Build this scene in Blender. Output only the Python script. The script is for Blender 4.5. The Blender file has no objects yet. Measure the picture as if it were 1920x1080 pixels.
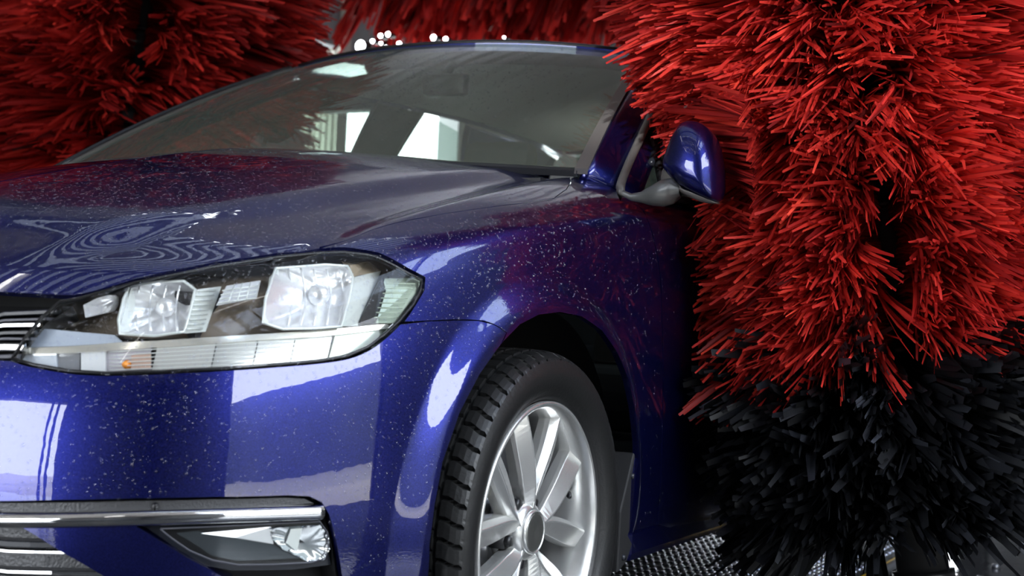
import bpy, bmesh, math, random
import numpy as np
from mathutils import Vector, Matrix
from mathutils.bvhtree import BVHTree
from mathutils.geometry import delaunay_2d_cdt
random.seed(7); RNG = np.random.default_rng(7)
S = bpy.context.scene
COL = S.collection

# ------------------------------------------------------------------ camera
CAMP = np.array([1.9725, -2.2519, .6898]); YAW, PIT, ROLL, FPX = -.48517, .01716, .04439, 2708.65
FW = np.array([math.sin(YAW)*math.cos(PIT), math.cos(YAW)*math.cos(PIT), math.sin(PIT)])
_r = np.array([math.cos(YAW), -math.sin(YAW), 0.]); _u = np.cross(_r, FW)
RT = _r*math.cos(ROLL)+_u*math.sin(ROLL); UP = _u*math.cos(ROLL)-_r*math.sin(ROLL)
cd = bpy.data.cameras.new('camera'); cam = bpy.data.objects.new('camera', cd); COL.objects.link(cam)
M3 = Matrix((RT, UP, -FW)).transposed().to_4x4(); M3.translation = Vector(CAMP); cam.matrix_world = M3
cd.sensor_width = 36; cd.lens = FPX/1920*36; cd.clip_start = .05; cd.clip_end = 200
cd.dof.use_dof = True; cd.dof.focus_distance = 2.62; cd.dof.aperture_fstop = 5.0
S.camera = cam
# ------------------------------------------------------------------ light and exposure
S.view_settings.view_transform = 'Standard'; S.view_settings.look = 'None'
S.view_settings.exposure = 0.22; S.view_settings.gamma = 1.0; S.view_settings.use_curve_mapping = False
W = bpy.data.worlds.new('daylight'); S.world = W; W.use_nodes = True
wb = W.node_tree.nodes['Background']; wb.inputs[0].default_value = (.86, .92, 1.0, 1); wb.inputs[1].default_value = 11.0
def area(name, loc, rot, sx, sy, power, color=(1, 1, 1), portal=False):
    l = bpy.data.lights.new(name, 'AREA'); l.shape = 'RECTANGLE'; l.size = sx; l.size_y = sy; l.energy = power; l.color = color
    if portal: l.cycles.is_portal = True
    o = bpy.data.objects.new(name, l); COL.objects.link(o); o.location = loc; o.rotation_euler = rot
    return o
area('front_door_portal', (-1.1, -6.0, 1.2), (math.pi/2, 0, 0), 3.2, 2.4, 1, portal=True)
area('side_bay_portal', (3.6, -.85, 1.3), (math.pi/2, 0, math.pi/2), 3.3, 2.4, 1, portal=True)
area('skylight_portal', (-.2, .5, 3.3), (0, 0, 0), 3.0, 2.4, 1, portal=True)
area('roof_strip_portal', (3.05, 0, 3.3), (0, 0, 0), .9, 5.0, 1, portal=True)
sun = bpy.data.lights.new('sun', 'SUN'); sun.energy = 9.0; sun.angle = math.radians(2); sun.color = (1, .93, .82)
so = bpy.data.objects.new('sun', sun); COL.objects.link(so); so.rotation_euler = (math.radians(58), 0, math.radians(35))

def ray(x, y): return FW*FPX+RT*(x-960)+UP*(540-y)
def at(x, y, **k):
    d = ray(x, y); a, v = list(k.items())[0]; i = 'XYZ'.index(a)
    return CAMP+d*((v-CAMP[i])/d[i])
def proj(P):
    d = np.atleast_2d(P)-CAMP; z = d@FW
    return np.stack([960+FPX*(d@RT)/z, 540-FPX*(d@UP)/z], 1)

# ------------------------------------------------------------------ materials
def nt(name):
    m = bpy.data.materials.new(name); m.use_nodes = True; t = m.node_tree
    return m, t, t.nodes['Principled BSDF']
def mat(name, col, rough=.5, metal=0., coat=0., spec=.5, noise=0., nscale=8., bump=0., bscale=60., emis=None, estr=0.):
    m, t, b = nt(name)
    b.inputs['Base Color'].default_value = (*col, 1); b.inputs['Roughness'].default_value = rough
    b.inputs['Metallic'].default_value = metal; b.inputs['Coat Weight'].default_value = coat
    b.inputs['Coat Roughness'].default_value = .02; b.inputs['Specular IOR Level'].default_value = spec
    if noise:
        n = t.nodes.new('ShaderNodeTexNoise'); n.inputs['Scale'].default_value = nscale; n.inputs['Detail'].default_value = 4
        tc = t.nodes.new('ShaderNodeTexCoord'); t.links.new(tc.outputs['Object'], n.inputs['Vector'])
        r = t.nodes.new('ShaderNodeMapRange'); r.inputs['To Min'].default_value = 1-noise; r.inputs['To Max'].default_value = 1+noise
        t.links.new(n.outputs['Fac'], r.inputs['Value'])
        mx = t.nodes.new('ShaderNodeVectorMath'); mx.operation = 'SCALE'; mx.inputs[0].default_value = col
        t.links.new(r.outputs[0], mx.inputs['Scale']); t.links.new(mx.outputs[0], b.inputs['Base Color'])
    if bump:
        n = t.nodes.new('ShaderNodeTexNoise'); n.inputs['Scale'].default_value = bscale; n.inputs['Detail'].default_value = 3
        tc = t.nodes.new('ShaderNodeTexCoord'); t.links.new(tc.outputs['Object'], n.inputs['Vector'])
        bp = t.nodes.new('ShaderNodeBump'); bp.inputs['Strength'].default_value = bump; bp.inputs['Distance'].default_value = .01
        t.links.new(n.outputs['Fac'], bp.inputs['Height']); t.links.new(bp.outputs[0], b.inputs['Normal'])
    if emis:
        b.inputs['Emission Color'].default_value = (*emis, 1); b.inputs['Emission Strength'].default_value = estr
    return m
def glass(name, tint=(1, 1, 1), refl=1.0, ior=1.5, veil=0.):
    m = bpy.data.materials.new(name); m.use_nodes = True; t = m.node_tree; t.nodes.clear()
    o = t.nodes.new('ShaderNodeOutputMaterial'); tr = t.nodes.new('ShaderNodeBsdfTransparent'); tr.inputs[0].default_value = (*tint, 1)
    g = t.nodes.new('ShaderNodeBsdfGlossy'); g.inputs['Roughness'].default_value = .015
    f = t.nodes.new('ShaderNodeFresnel'); ge = t.nodes.new('ShaderNodeNewGeometry')   # same reflectance from both faces of a thin pane
    mi = t.nodes.new('ShaderNodeMapRange'); mi.inputs['To Min'].default_value = ior; mi.inputs['To Max'].default_value = 1/ior
    t.links.new(ge.outputs['Backfacing'], mi.inputs['Value']); t.links.new(mi.outputs[0], f.inputs[0])
    mu = t.nodes.new('ShaderNodeMath'); mu.operation = 'MULTIPLY'; mu.inputs[1].default_value = refl; mu.use_clamp = True
    mx = t.nodes.new('ShaderNodeMixShader')
    t.links.new(f.outputs[0], mu.inputs[0]); t.links.new(mu.outputs[0], mx.inputs[0])
    t.links.new(tr.outputs[0], mx.inputs[1]); t.links.new(g.outputs[0], mx.inputs[2])
    last = mx
    if veil:
        d = t.nodes.new('ShaderNodeBsdfDiffuse'); d.inputs[0].default_value = (.64, .70, .54, 1)
        m2 = t.nodes.new('ShaderNodeMixShader'); m2.inputs[0].default_value = veil
        t.links.new(mx.outputs[0], m2.inputs[1]); t.links.new(d.outputs[0], m2.inputs[2]); last = m2
    t.links.new(last.outputs[0], o.inputs[0])
    return m
def attr_mat(name, rough=.5, spec=.5, trans=0.):
    m, t, b = nt(name); a = t.nodes.new('ShaderNodeAttribute'); a.attribute_name = 'tone'
    t.links.new(a.outputs['Color'], b.inputs['Base Color']); b.inputs['Roughness'].default_value = rough
    b.inputs['Specular IOR Level'].default_value = spec
    if trans:
        tl = t.nodes.new('ShaderNodeBsdfTranslucent'); t.links.new(a.outputs['Color'], tl.inputs[0])
        mx = t.nodes.new('ShaderNodeMixShader'); mx.inputs[0].default_value = trans
        t.links.new(b.outputs[0], mx.inputs[1]); t.links.new(tl.outputs[0], mx.inputs[2])
        t.links.new(mx.outputs[0], t.nodes['Material Output'].inputs[0])
    return m
def paint_mat():
    m, t, b = nt('metallic_blue_paint')
    b.inputs['Metallic'].default_value = .9; b.inputs['Roughness'].default_value = .34
    b.inputs['Coat Weight'].default_value = 1; b.inputs['Coat Roughness'].default_value = .015; b.inputs['Coat IOR'].default_value = 1.6
    tc = t.nodes.new('ShaderNodeTexCoord')
    v = t.nodes.new('ShaderNodeTexVoronoi'); v.inputs['Scale'].default_value = 900
    t.links.new(tc.outputs['Object'], v.inputs['Vector'])
    r = t.nodes.new('ShaderNodeValToRGB'); e = r.color_ramp.elements
    e[0].color = (.005, .007, .075, 1); e[1].color = (.016, .022, .20, 1)
    t.links.new(v.outputs['Color'], r.inputs[0]); t.links.new(r.outputs[0], b.inputs['Base Color'])
    # thin drying film of water and detergent: faint waviness of the clear coat only
    n = t.nodes.new('ShaderNodeTexNoise'); n.inputs['Scale'].default_value = 14; n.inputs['Detail'].default_value = 3
    t.links.new(tc.outputs['Object'], n.inputs['Vector'])
    bp = t.nodes.new('ShaderNodeBump'); bp.inputs['Strength'].default_value = .12; bp.inputs['Distance'].default_value = .002
    t.links.new(n.outputs['Fac'], bp.inputs['Height']); t.links.new(bp.outputs[0], b.inputs['Coat Normal'])
    return m
PAINT = paint_mat()
BLACK = mat('black_plastic', (.010, .010, .011), .32, spec=.5)
RUBBER = mat('black_rubber', (.012, .012, .012), .42, spec=.5, bump=.08, bscale=150)
TRIM = mat('grey_rubber_seal', (.11, .10, .09), .4)
MATT = mat('matt_black_plastic', (.013, .013, .014), .6)
CHROME = mat('chrome', (.93, .93, .93), .06, 1.)
REFL = mat('reflector_chrome', (.98, .98, .99), .2, .55)
BEZEL = mat('dark_bronze_lamp_bezel', (.24, .19, .145), .3, .2)
DIFFUSER = mat('frosted_lamp_plastic', (.80, .83, .80), .22, .25)
AMBER = mat('amber_bulb', (.9, .22, .03), .25)
ALLOY = mat('silver_alloy', (.76, .76, .74), .27, .8, noise=.03, nscale=6)
CAPM = mat('hub_cap_grey', (.30, .30, .28), .35, .9)
STEEL = mat('brake_steel', (.25, .25, .26), .4, .9)
CLEAR = glass('lamp_lens_clear', (.97, .98, .97), .8, 1.42)
WGLASS = glass('windscreen_glass', (.70, .77, .70), 1.1, 1.45, veil=.09)
SGLASS = glass('side_glass', (.50, .60, .55), 1.0, 1.45, veil=.02)
DROP = glass('water', (.95, .96, 1.0), 1.0, 1.6)
FABRIC = mat('seat_fabric', (.05, .05, .052), .9)
LINER = mat('headliner', (.30, .31, .28), .9)
PLASTER = mat('grey_wall', (.33, .34, .32), .75, noise=.15, nscale=2)

# ------------------------------------------------------------------ object helpers
def link(me, name, m, parent=None, smooth=True):
    o = bpy.data.objects.new(name, me); COL.objects.link(o)
    if m and not me.materials: me.materials.append(m)
    if smooth: me.polygons.foreach_set('use_smooth', [True]*len(me.polygons))
    if parent: o.parent = parent
    return o
def mesh(name, v, f, m=None, parent=None, smooth=False):
    me = bpy.data.meshes.new(name); me.from_pydata([tuple(map(float, p)) for p in v], [], f); me.update()
    return link(me, name, m, parent, smooth)
def tag(o, label, cat, group=None, kind=None):
    if label: o['label'] = label
    if cat: o['category'] = cat
    if group: o['group'] = group
    if kind: o['kind'] = kind
    return o
def struct(o): o['kind'] = 'structure'; return o
def empty(name, loc=(0, 0, 0)):
    o = bpy.data.objects.new(name, None); COL.objects.link(o); o.location = loc; return o
def box(name, lo, hi, m, parent=None, bev=0.):
    bm = bmesh.new(); bmesh.ops.create_cube(bm, size=1)
    for v in bm.verts: v.co = Vector([lo[i]+(v.co[i]+.5)*(hi[i]-lo[i]) for i in range(3)])
    if bev: bmesh.ops.bevel(bm, geom=bm.edges[:], offset=bev, segments=2, affect='EDGES', profile=.6)
    me = bpy.data.meshes.new(name); bm.to_mesh(me); bm.free()
    return link(me, name, m, parent, False)
def tube(name, pts, rad, m, parent=None, n=12, caps=True):
    pts = np.array(pts, float); rad = np.broadcast_to(rad, (len(pts),)); V = []; F = []
    for i, p in enumerate(pts):
        t = pts[min(i+1, len(pts)-1)]-pts[max(i-1, 0)]; t /= np.linalg.norm(t)
        a = np.cross(t, [0, 0, 1.]) if abs(t[2]) < .9 else np.cross(t, [1., 0, 0]); a /= np.linalg.norm(a); b = np.cross(t, a)
        for k in range(n):
            c = 2*math.pi*k/n; V.append(p+(a*math.cos(c)+b*math.sin(c))*rad[i])
    for i in range(len(pts)-1):
        for k in range(n): F.append((i*n+k, i*n+(k+1) % n, (i+1)*n+(k+1) % n, (i+1)*n+k))
    if caps: F.append(tuple(range(n-1, -1, -1))); F.append(tuple((len(pts)-1)*n+k for k in range(n)))
    return mesh(name, V, F, m, parent, True)
def catmull(P, sub=6, closed=False, sharp=()):
    P = [np.array(p, float) for p in P]; n = len(P); out = []
    rng = range(n if closed else n-1)
    for i in rng:
        p1, p2 = P[i], P[(i+1) % n]
        p0 = P[(i-1) % n] if (closed or i > 0) else p1
        p3 = P[(i+2) % n] if (closed or i+2 < n) else p2
        if i in sharp: p0 = p1-(p2-p1)*.3
        if (i+1) % n in sharp: p3 = p2+(p2-p1)*.3
        for s in range(sub):
            t = s/sub
            out.append(.5*((2*p1)+(-p0+p2)*t+(2*p0-5*p1+4*p2-p3)*t*t+(-p0+3*p1-3*p2+p3)*t**3))
    if not closed: out.append(P[-1])
    return out
def sstep(a, b, x):
    t = np.clip((x-a)/(b-a), 0, 1); return t*t*(3-2*t)

# ------------------------------------------------------------------ smooth surfaces that panels are cut from
def bbasis(n, m, deg=3):
    kn = np.concatenate([np.zeros(deg), np.linspace(0, 1, n-deg+1), np.ones(deg)])
    x = np.linspace(0, 1, m); x[-1] -= 1e-9
    B = np.array([(x >= kn[i]) & (x < kn[i+1]) for i in range(len(kn)-1)], float)
    for d in range(1, deg+1):
        Bn = np.zeros((len(kn)-1-d, m))
        for i in range(len(kn)-1-d):
            a = kn[i+d]-kn[i]; b = kn[i+d+1]-kn[i+1]
            if a > 0: Bn[i] += (x-kn[i])/a*B[i]
            if b > 0: Bn[i] += (kn[i+d+1]-x)/b*B[i+1]
        B = Bn
    return B.T
class Surf:
    def __init__(s, ctrl, mu=320, mv=260, post=None, flip=False):
        c = np.array(ctrl, float); nu, nv = c.shape[:2]
        s.P = np.einsum('ui,vj,ijk->uvk', bbasis(nu, mu), bbasis(nv, mv), c)
        if post: s.P = post(s.P)
        s.mu, s.mv = mu, mv
        du = np.gradient(s.P, axis=0); dv = np.gradient(s.P, axis=1)
        N = np.cross(du, dv); N /= np.linalg.norm(N, axis=2)[..., None]+1e-12
        s.N = -N if flip else N
        V = [tuple(p) for p in s.P.reshape(-1, 3).tolist()]
        F = [(i*mv+j, (i+1)*mv+j, (i+1)*mv+j+1, i*mv+j+1) for i in range(mu-1) for j in range(mv-1)]
        s.V = V; s.bvh = BVHTree.FromPolygons(V, F)
        s.L = (np.linalg.norm(du, axis=2).mean()*mu, np.linalg.norm(dv, axis=2).mean()*mv)
    def uv_of(s, p, idx):
        i, j = divmod(idx, s.mv-1); p = np.array(p)
        a = s.P[i, j]; eu = s.P[i+1, j]-a; ev = s.P[i, j+1]-a; d = p-a
        A = np.array([[eu@eu, eu@ev], [eu@ev, ev@ev]])+np.eye(2)*1e-14
        x = np.linalg.solve(A, [d@eu, d@ev]); return np.array([(i+np.clip(x[0], -.1, 1.1))/(s.mu-1), (j+np.clip(x[1], -.1, 1.1))/(s.mv-1)])
    def px(s, x, y):
        d = Vector(ray(x, y)).normalized(); h = s.bvh.ray_cast(Vector(CAMP), d)
        if h[0] is None:   # beyond the silhouette: nearest point of the surface to the ray
            best = None
            for t in np.arange(1.5, 6, .04):
                q = s.bvh.find_nearest(Vector(CAMP)+d*t)
                if best is None or q[3]/t < best[0]: best = (q[3]/t, q)
            h = best[1]
        return s.uv_of(h[0], h[2])
    def near(s, p):
        h = s.bvh.find_nearest(Vector(p)); return s.uv_of(h[0], h[2])
    def ev(s, uv):
        uv = np.atleast_2d(uv); a = np.clip(uv[:, 0], 0, 1)*(s.mu-1); b = np.clip(uv[:, 1], 0, 1)*(s.mv-1)
        i = np.minimum(a.astype(int), s.mu-2); j = np.minimum(b.astype(int), s.mv-2); fa = (a-i)[:, None]; fb = (b-j)[:, None]
        def g(A): return A[i, j]*(1-fa)*(1-fb)+A[i+1, j]*fa*(1-fb)+A[i, j+1]*(1-fa)*fb+A[i+1, j+1]*fa*fb
        n = g(s.N); return g(s.P), n/np.linalg.norm(n, axis=1)[:, None]
    def path(s, pts):
        out = []
        for p in pts:
            if len(p) == 2: out.append(s.px(*p))
            elif p[0] == 'uv': out.append(np.array(p[1:]))
            else: out.append(s.near(p))
        return out
def panel(name, surf, pts, m, parent, off=0., skirt=.014, gap=.0018, step=.014, sub=0, sharp=(), mirror=None, dz=None, depth=0., raw_uv=None, flat=False):
    """a curved sheet cut out of a surface along an outline, with its edge turned inwards"""
    if sub: pts = catmull_mixed(pts, sub, sharp)
    uv = raw_uv if raw_uv is not None else np.array(surf.path(pts))
    k = np.linalg.norm(uv-np.roll(uv, 1, 0), axis=1) > 1e-5; uv = uv[k]
    L = np.array(surf.L); q = uv*L
    area2 = np.sum(q[:, 0]*np.roll(q[:, 1], -1)-q[:, 1]*np.roll(q[:, 0], -1))
    if area2 < 0: uv = uv[::-1]; q = q[::-1]
    # resample outline
    out = []
    for a, b in zip(q, np.roll(q, -1, 0)):
        n = max(1, int(np.linalg.norm(b-a)/(step*.8)))
        for t in range(n): out.append(a+(b-a)*t/n)
    q = np.array(out)
    if gap:
        t = np.roll(q, -1, 0)-np.roll(q, 1, 0); t /= np.linalg.norm(t, axis=1)[:, None]+1e-9
        q = q+np.stack([-t[:, 1], t[:, 0]], 1)*gap
    lo = q.min(0); hi = q.max(0); nb = len(q)
    gx, gy = np.meshgrid(np.arange(lo[0]+step/2, hi[0], step), np.arange(lo[1]+step/2, hi[1], step))
    g = np.stack([gx.ravel(), gy.ravel()], 1)
    x, y = g[:, 0][:, None], g[:, 1][:, None]; x1, y1 = q[:, 0], q[:, 1]; x2, y2 = np.roll(x1, -1), np.roll(y1, -1)
    cr = ((y1 > y) != (y2 > y)) & (x < (x2-x1)*(y-y1)/(y2-y1+1e-15)+x1); g = g[cr.sum(1) % 2 == 1]
    if len(g):
        dd = np.min(np.linalg.norm(g[:, None]-q[None], axis=2), axis=1); g = g[dd > step*.45]
    pts2 = [Vector((float(a), float(b))) for a, b in np.concatenate([q, g])]
    ov, oe, of, orv, _, _ = delaunay_2d_cdt(pts2, [], [list(range(nb))], 1, 1e-7)
    uvs = np.array([[v.x, v.y] for v in ov])/L
    P, N = surf.ev(uvs)
    P = P-N*off
    P0 = P
    if depth:      # set back along the sight line through the lens rather than along the normal
        d = P-CAMP; d /= np.linalg.norm(d, axis=1)[:, None]
        P = P+d*(depth/np.maximum(.35, np.abs(np.sum(d*N, 1))))[:, None]
    # boundary edges
    cnt = {}
    for f in of:
        for a, b in zip(f, f[1:]+f[:1]): cnt[(a, b)] = 1
    bd = [(a, b) for (a, b) in cnt if (b, a) not in cnt]
    F = [tuple(f) for f in of]
    n0 = len(P); V = list(P); NN = list(N); mp = {}
    flip = False
    if F:
        a, b, c = F[0][:3]; flip = np.dot(np.cross(P[b]-P[a], P[c]-P[a]), N[a]) < 0
    if flip: F = [f[::-1] for f in F]
    sk = []
    if skirt:
        for a, b in bd:
            for w in (a, b):
                if w not in mp: mp[w] = len(V); V.append(P0[w]-N[w]*.006 if skirt < -.5 else P[w]-N[w]*skirt); NN.append(N[w])
            sk.append((a, b, mp[b], mp[a]) if flip else (b, a, mp[a], mp[b]))
    if mirror == 'join':
        k0 = len(V); V += [v*np.array([-1, 1, 1]) for v in V]; NN += [v*np.array([-1, 1, 1]) for v in NN]
        F2 = [tuple(k0+i for i in f[::-1]) for f in F]; s2 = [tuple(k0+i for i in f[::-1]) for f in sk]
        F += F2; sk += s2
    me = bpy.data.meshes.new(name); me.from_pydata([tuple(map(float, v)) for v in V], [], F+sk); me.update()
    me.materials.append(m)
    sm = np.array([not flat]*len(F)+[False]*len(sk)); me.polygons.foreach_set('use_smooth', sm)
    if not flat:
        nv = np.array(NN); ln = np.zeros((len(me.loops), 3)); li = np.array([l.vertex_index for l in me.loops]); ln[:] = nv[li]
        kk = len(F)
        if sk:
            st = me.polygons[kk].loop_start
            for p in list(me.polygons)[kk:]:
                nn = np.array(p.normal); ln[p.loop_start:p.loop_start+p.loop_total] = nn
        me.normals_split_custom_set([tuple(v) for v in ln])
    o = bpy.data.objects.new(name, me); COL.objects.link(o); o.parent = parent
    if mirror == 'copy':
        c = bpy.data.objects.new(name, me); COL.objects.link(c); c.parent = parent; c.scale = (-1, 1, 1)
    return o
def catmull_mixed(pts, sub, sharp):
    """smooth only pixel outlines"""
    return [tuple(p) for p in catmull(pts, sub, True, sharp)]
def sm(pts, sub=5): return [tuple(p) for p in catmull(pts, sub)]
def poly_tube(name, surf, pts, rad, m, parent, off=0., n=8, closed=False):
    P, N = surf.ev(np.array(surf.path(pts))); P = P-N*off
    if closed: P = np.vstack([P, P[:1]])
    return tube(name, P, rad, m, parent, n)

# ------------------------------------------------------------------ the place: a wash tunnel
FLOORM = mat('wet_dark_concrete', (.035, .036, .038), .10, spec=.6, noise=.35, nscale=6, bump=.25, bscale=22)
OUTM = mat('outdoor_concrete', (.50, .47, .42), .8, noise=.1, nscale=1)
def slab(name, lo, hi, m): return struct(box(name, lo, hi, m))
slab('floor', (-2.6, -6, -.12), (3.6, 9, 0), FLOORM)
slab('trim_1', (-12, -22, -.14), (12, -6, -.02), OUTM).name = 'ground'
WALLM = mat('grey_tunnel_wall', (.17, .175, .18), .5, noise=.15, nscale=1.5)
# left wall with a bright opening
slab('wall_left', (-2.75, -6, 0), (-2.6, 3.9, 3.3), WALLM)
slab('wall_left', (-2.75, 5.6, 0), (-2.6, 9, 3.3), WALLM)
slab('wall_left', (-2.75, 3.9, 2.10), (-2.6, 5.6, 3.3), WALLM)
# right wall with a wide side bay
slab('wall_right', (3.6, -6, 0), (3.75, -2.5, 3.3), WALLM)
slab('wall_right', (3.6, .8, 0), (3.75, 9, 3.3), WALLM)
slab('wall_right', (3.6, -2.5, 2.45), (3.75, .8, 3.3), WALLM)
slab('wall_back', (.05, 9, 0), (3.6, 9.15, 3.3), WALLM)
slab('wall_back', (-2.6, 9, 1.35), (.05, 9.15, 3.3), WALLM)
slab('ground', (-12, 9.15, -.14), (3.75, 22, -.02), OUTM)
slab('wall_front', (-2.75, -6.2, 2.3), (3.75, -6, 3.3), WALLM)
slab('wall_front', (.36, -6.2, 0), (3.75, -6, 2.4), WALLM)
YARDM = mat('added_yard_grey', (.10, .115, .12), .8, noise=.5, nscale=.9)
slab('ground', (3.75, -22, -.14), (14, 12, -.02), OUTM)
slab('added_yard_wall', (8.2, -14, -.02), (8.5, 10, 2.95), YARDM)  # unseen wall, added to cut the brightness seen through the side bay
slab('added_yard_wall', (.9, -13.4, -.02), (8.2, -13, 3.2), YARDM)
FRAMEM = mat('dark_door_frame', (.03, .03, .035), .4, .3)
for j, x in enumerate((-.05, .12)): slab('door_1', (x, -6.15, 0), (x+.07, -6.05, 2.4), FRAMEM)
for j, y in enumerate((-2.5, .73)): slab('window_1', (3.63, y, 0), (3.70, y+.07, 2.45), FRAMEM)
CEILM = mat('ribbed_ceiling_sheet', (.78, .78, .80), .4)
# ribbed ceiling sheet with real folds, left open over the car for an added glazed skylight
def ribs(name, x0, x1, y0, y1, z=3.3, m=None):
    V = []; F = []; xs = np.arange(x0, x1+.001, .05)
    for i, x in enumerate(xs):
        zz = z-(.035 if (i//2) % 2 else 0); V += [(x, y0, zz), (x, y1, zz)]
    for i in range(len(xs)-1): F.append((2*i, 2*i+1, 2*i+3, 2*i+2))
    return struct(mesh(name, V, F, m or CEILM))
SKY = (-1.9, 1.6, -1.3, 1.5)
ribs('ceiling', -2.6, 2.6, -6, SKY[2]); ribs('ceiling', -2.6, 2.6, SKY[3], 9); ribs('ceiling', 2.6, 3.6, -6, -2.5); ribs('ceiling', 2.6, 3.6, 2.5, 9)
STRIPM = glass('added_clear_strip', (.62, .66, .72), .5, 1.4)  # unseen roof strip, added to reflect light blue sky on the fender
for y in (-2.5, -1.25, 0, 1.25): slab('added_roof_pane', (2.6, y+.03, 3.30), (3.6, y+1.22, 3.31), STRIPM); slab('added_roof_pane', (2.6, y-.03, 3.22), (3.6, y+.03, 3.32), mat('dark_bar', (.03, .03, .035), .4))
ribs('ceiling', -2.6, SKY[0], SKY[2], SKY[3]); ribs('ceiling', SKY[1], 2.6, SKY[2], SKY[3])
SKYM = glass('added_milky_panel', (.25, .26, .28), .5, 1.4)  # unseen skylight, added and sized for the striped reflection in the bonnet
k = 0
for x in np.arange(SKY[0], SKY[1]-.01, .15):
    k += 1
    slab('added_skylight', (x+.02, SKY[2], 3.30), (x+.13, SKY[3], 3.31), SKYM)
    slab('added_skylight', (x-.02, SKY[2], 3.24), (x+.02, SKY[3], 3.32), FRAMEM)
STEELM = mat('galvanised_steel', (.22, .22, .23), .35, .8, noise=.2)
for j, y in enumerate((-4.6, -3.2, -1.8, -.4)):
    b = struct(box('trim_%d' % (j+1), (-2.6, y, 3.08), (3.6, y+.12, 3.26), STEELM, bev=.01))
LAMPM = mat('added_lamp_glow', (1, 1, 1), .5, emis=(1, .98, .95), estr=9)  # unseen lamps, added to reflect as bright stripes on the bonnet
for j, (x, y, lab) in enumerate(((-1.3, -3.9, 'added unseen tube lamp under the ceiling, left side near the entrance'), (1.2, -3.9, 'added unseen tube lamp under the ceiling, right side near the entrance'),
                            (-1.3, -1.2, 'added unseen tube lamp under the ceiling above the blue car bonnet'), (1.9, -1.2, 'added unseen tube lamp under the ceiling above the near red brush side'))):
    t = tag(empty('added_tube_lamp', (x, y, 3.0)), lab, 'lamp', 'added tube lamps under the ceiling')
    box('lamp_housing', (-.08, -.65, .0), (.08, .65, .05), STEELM, t)
    tube('lamp_tube', [(0, -.6, -.03), (0, .6, -.03)], .022, LAMPM, t)
# free-standing ribbed pillar behind the car
t = tag(empty('pillar', (float(at(614, 60, Y=4.3)[0]), 4.3, 0)), 'pale ribbed metal pillar beyond the car roof, right of the far brush', 'pillar')
PILM = mat('pale_ribbed_metal', (.42, .40, .34), .6, noise=.1)
pts = []
for i in range(13):
    pts.append((-.12+.02*i, -.03 if i % 2 else -.045))
V = []; F = []
ring = pts+[(.12, .06), (-.12, .06)]
for z in (0, 3.2):
    for x, y in ring: V.append((x, y, z))
n = len(ring)
for i in range(n): F.append((i, (i+1) % n, n+(i+1) % n, n+i))
o = mesh('pillar_post', V, F, PILM, t); o.name = 'ribbed_post'
box('base_plate', (-.18, -.12, 0), (.18, .14, .015), STEELM, t)
# made-up glowing discs for the white blobs of light above the car roof
SPOTM = mat('blob_glow', (1, 1, 1), .5, emis=(.92, .95, 1), estr=14)
spots = [(675, 86, .031, 'largest of the added glowing blobs, leftmost above the car roof'),
         (698, 77, .011, 'small added glowing blob just right of the largest one'),
         (713, 67, .012, 'small added glowing blob, left of the upper pair'), (727, 64, .013, 'small added glowing blob, right of the upper pair'),
         (714, 81, .008, 'faintest added glowing blob, in the middle of the first cluster'), (723, 90, .014, 'small added glowing blob lowest in the first cluster, just above the roof'),
         (748, 82, .013, 'small added glowing blob on its own, right of the first cluster'),
         (812, 70, .015, 'upper added glowing blob of the second cluster'), (808, 83, .013, 'lower left added glowing blob of the second cluster'),
         (820, 82, .010, 'lower middle added glowing blob of the second cluster'), (835, 73, .012, 'rightmost added glowing blob of the second cluster'), (945, 70, .006, 'tiny added glowing blob far right of both clusters')]
for x, y, r, lab in spots:
    p = at(x, y, Y=3.0); d = (CAMP-p); d /= np.linalg.norm(d)
    t = tag(empty('glow_blob', tuple(p)), lab, 'lamp', 'added glowing blobs above the car roof')
    tube('blob_stalk', [(0, .05, 0), (0, .05, 1.75-float(p[2]))], .003, BLACK, t, 6)
    tube('lamp_housing', [(0, .004, 0), (0, .05, 0)], r*.85, BLACK, t, 12)
    tube('lamp_lens', [(0, -.006, 0), (0, .003, 0)], [r*.5, r*.8], SPOTM, t, 14)
# the arch that carries them
t = tag(empty('wash_arch', (0, 3.06, 0)), 'dark steel wash arch across the tunnel behind the car roof', 'arch')
box('cross_beam', (-2.2, -.04, 1.55), (1.0, .06, 1.75), MATT, t, bev=.01)
box('upright', (-2.3, 0, 0), (-2.2, .1, 1.8), MATT, t, bev=.01); box('upright', (1.0, 0, 0), (1.1, .1, 1.8), MATT, t, bev=.01)

# ------------------------------------------------------------------ the car's body surface
# stations run round the car in plan; levels run from the sill over the shoulder to the bonnet's centreline
PLAN = [(0, -.872), (.2, -.866), (.38, -.845), (.53, -.80), (.645, -.735), (.73, -.65), (.79, -.54), (.828, -.42), (.848, -.30), (.862, -.16), (.868, 0), (.872, .2), (.872, .42), (.875, .75), (.88, 1.2), (.88, 1.8), (.87, 2.4), (.84, 2.9), (.74, 3.25), (.5, 3.38), (0, 3.42)]
A = [(.17, .07), (.24, .02), (.34, .0), (.42, .0), (.50, .006), (.555, .018), (.595, .030), (.635, .045), (.663, .058), (.690, .080), (.722, .115), (.755, .165), (.782, .215)]
B = [(.17, .06), (.24, .02), (.34, .0), (.42, .0), (.50, .002), (.57, .010), (.62, .022), (.67, .038), (.713, .060), (.748, .088), (.777, .13), (.797, .18), (.808, .22)]
Cc = [(.17, .05), (.23, .012), (.33, .0), (.43, .0), (.53, -.002), (.62, -.003), (.70, .000), (.77, .006), (.83, .016), (.865, .030), (.885, .075), (.90, .13), (.905, .16)]
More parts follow.
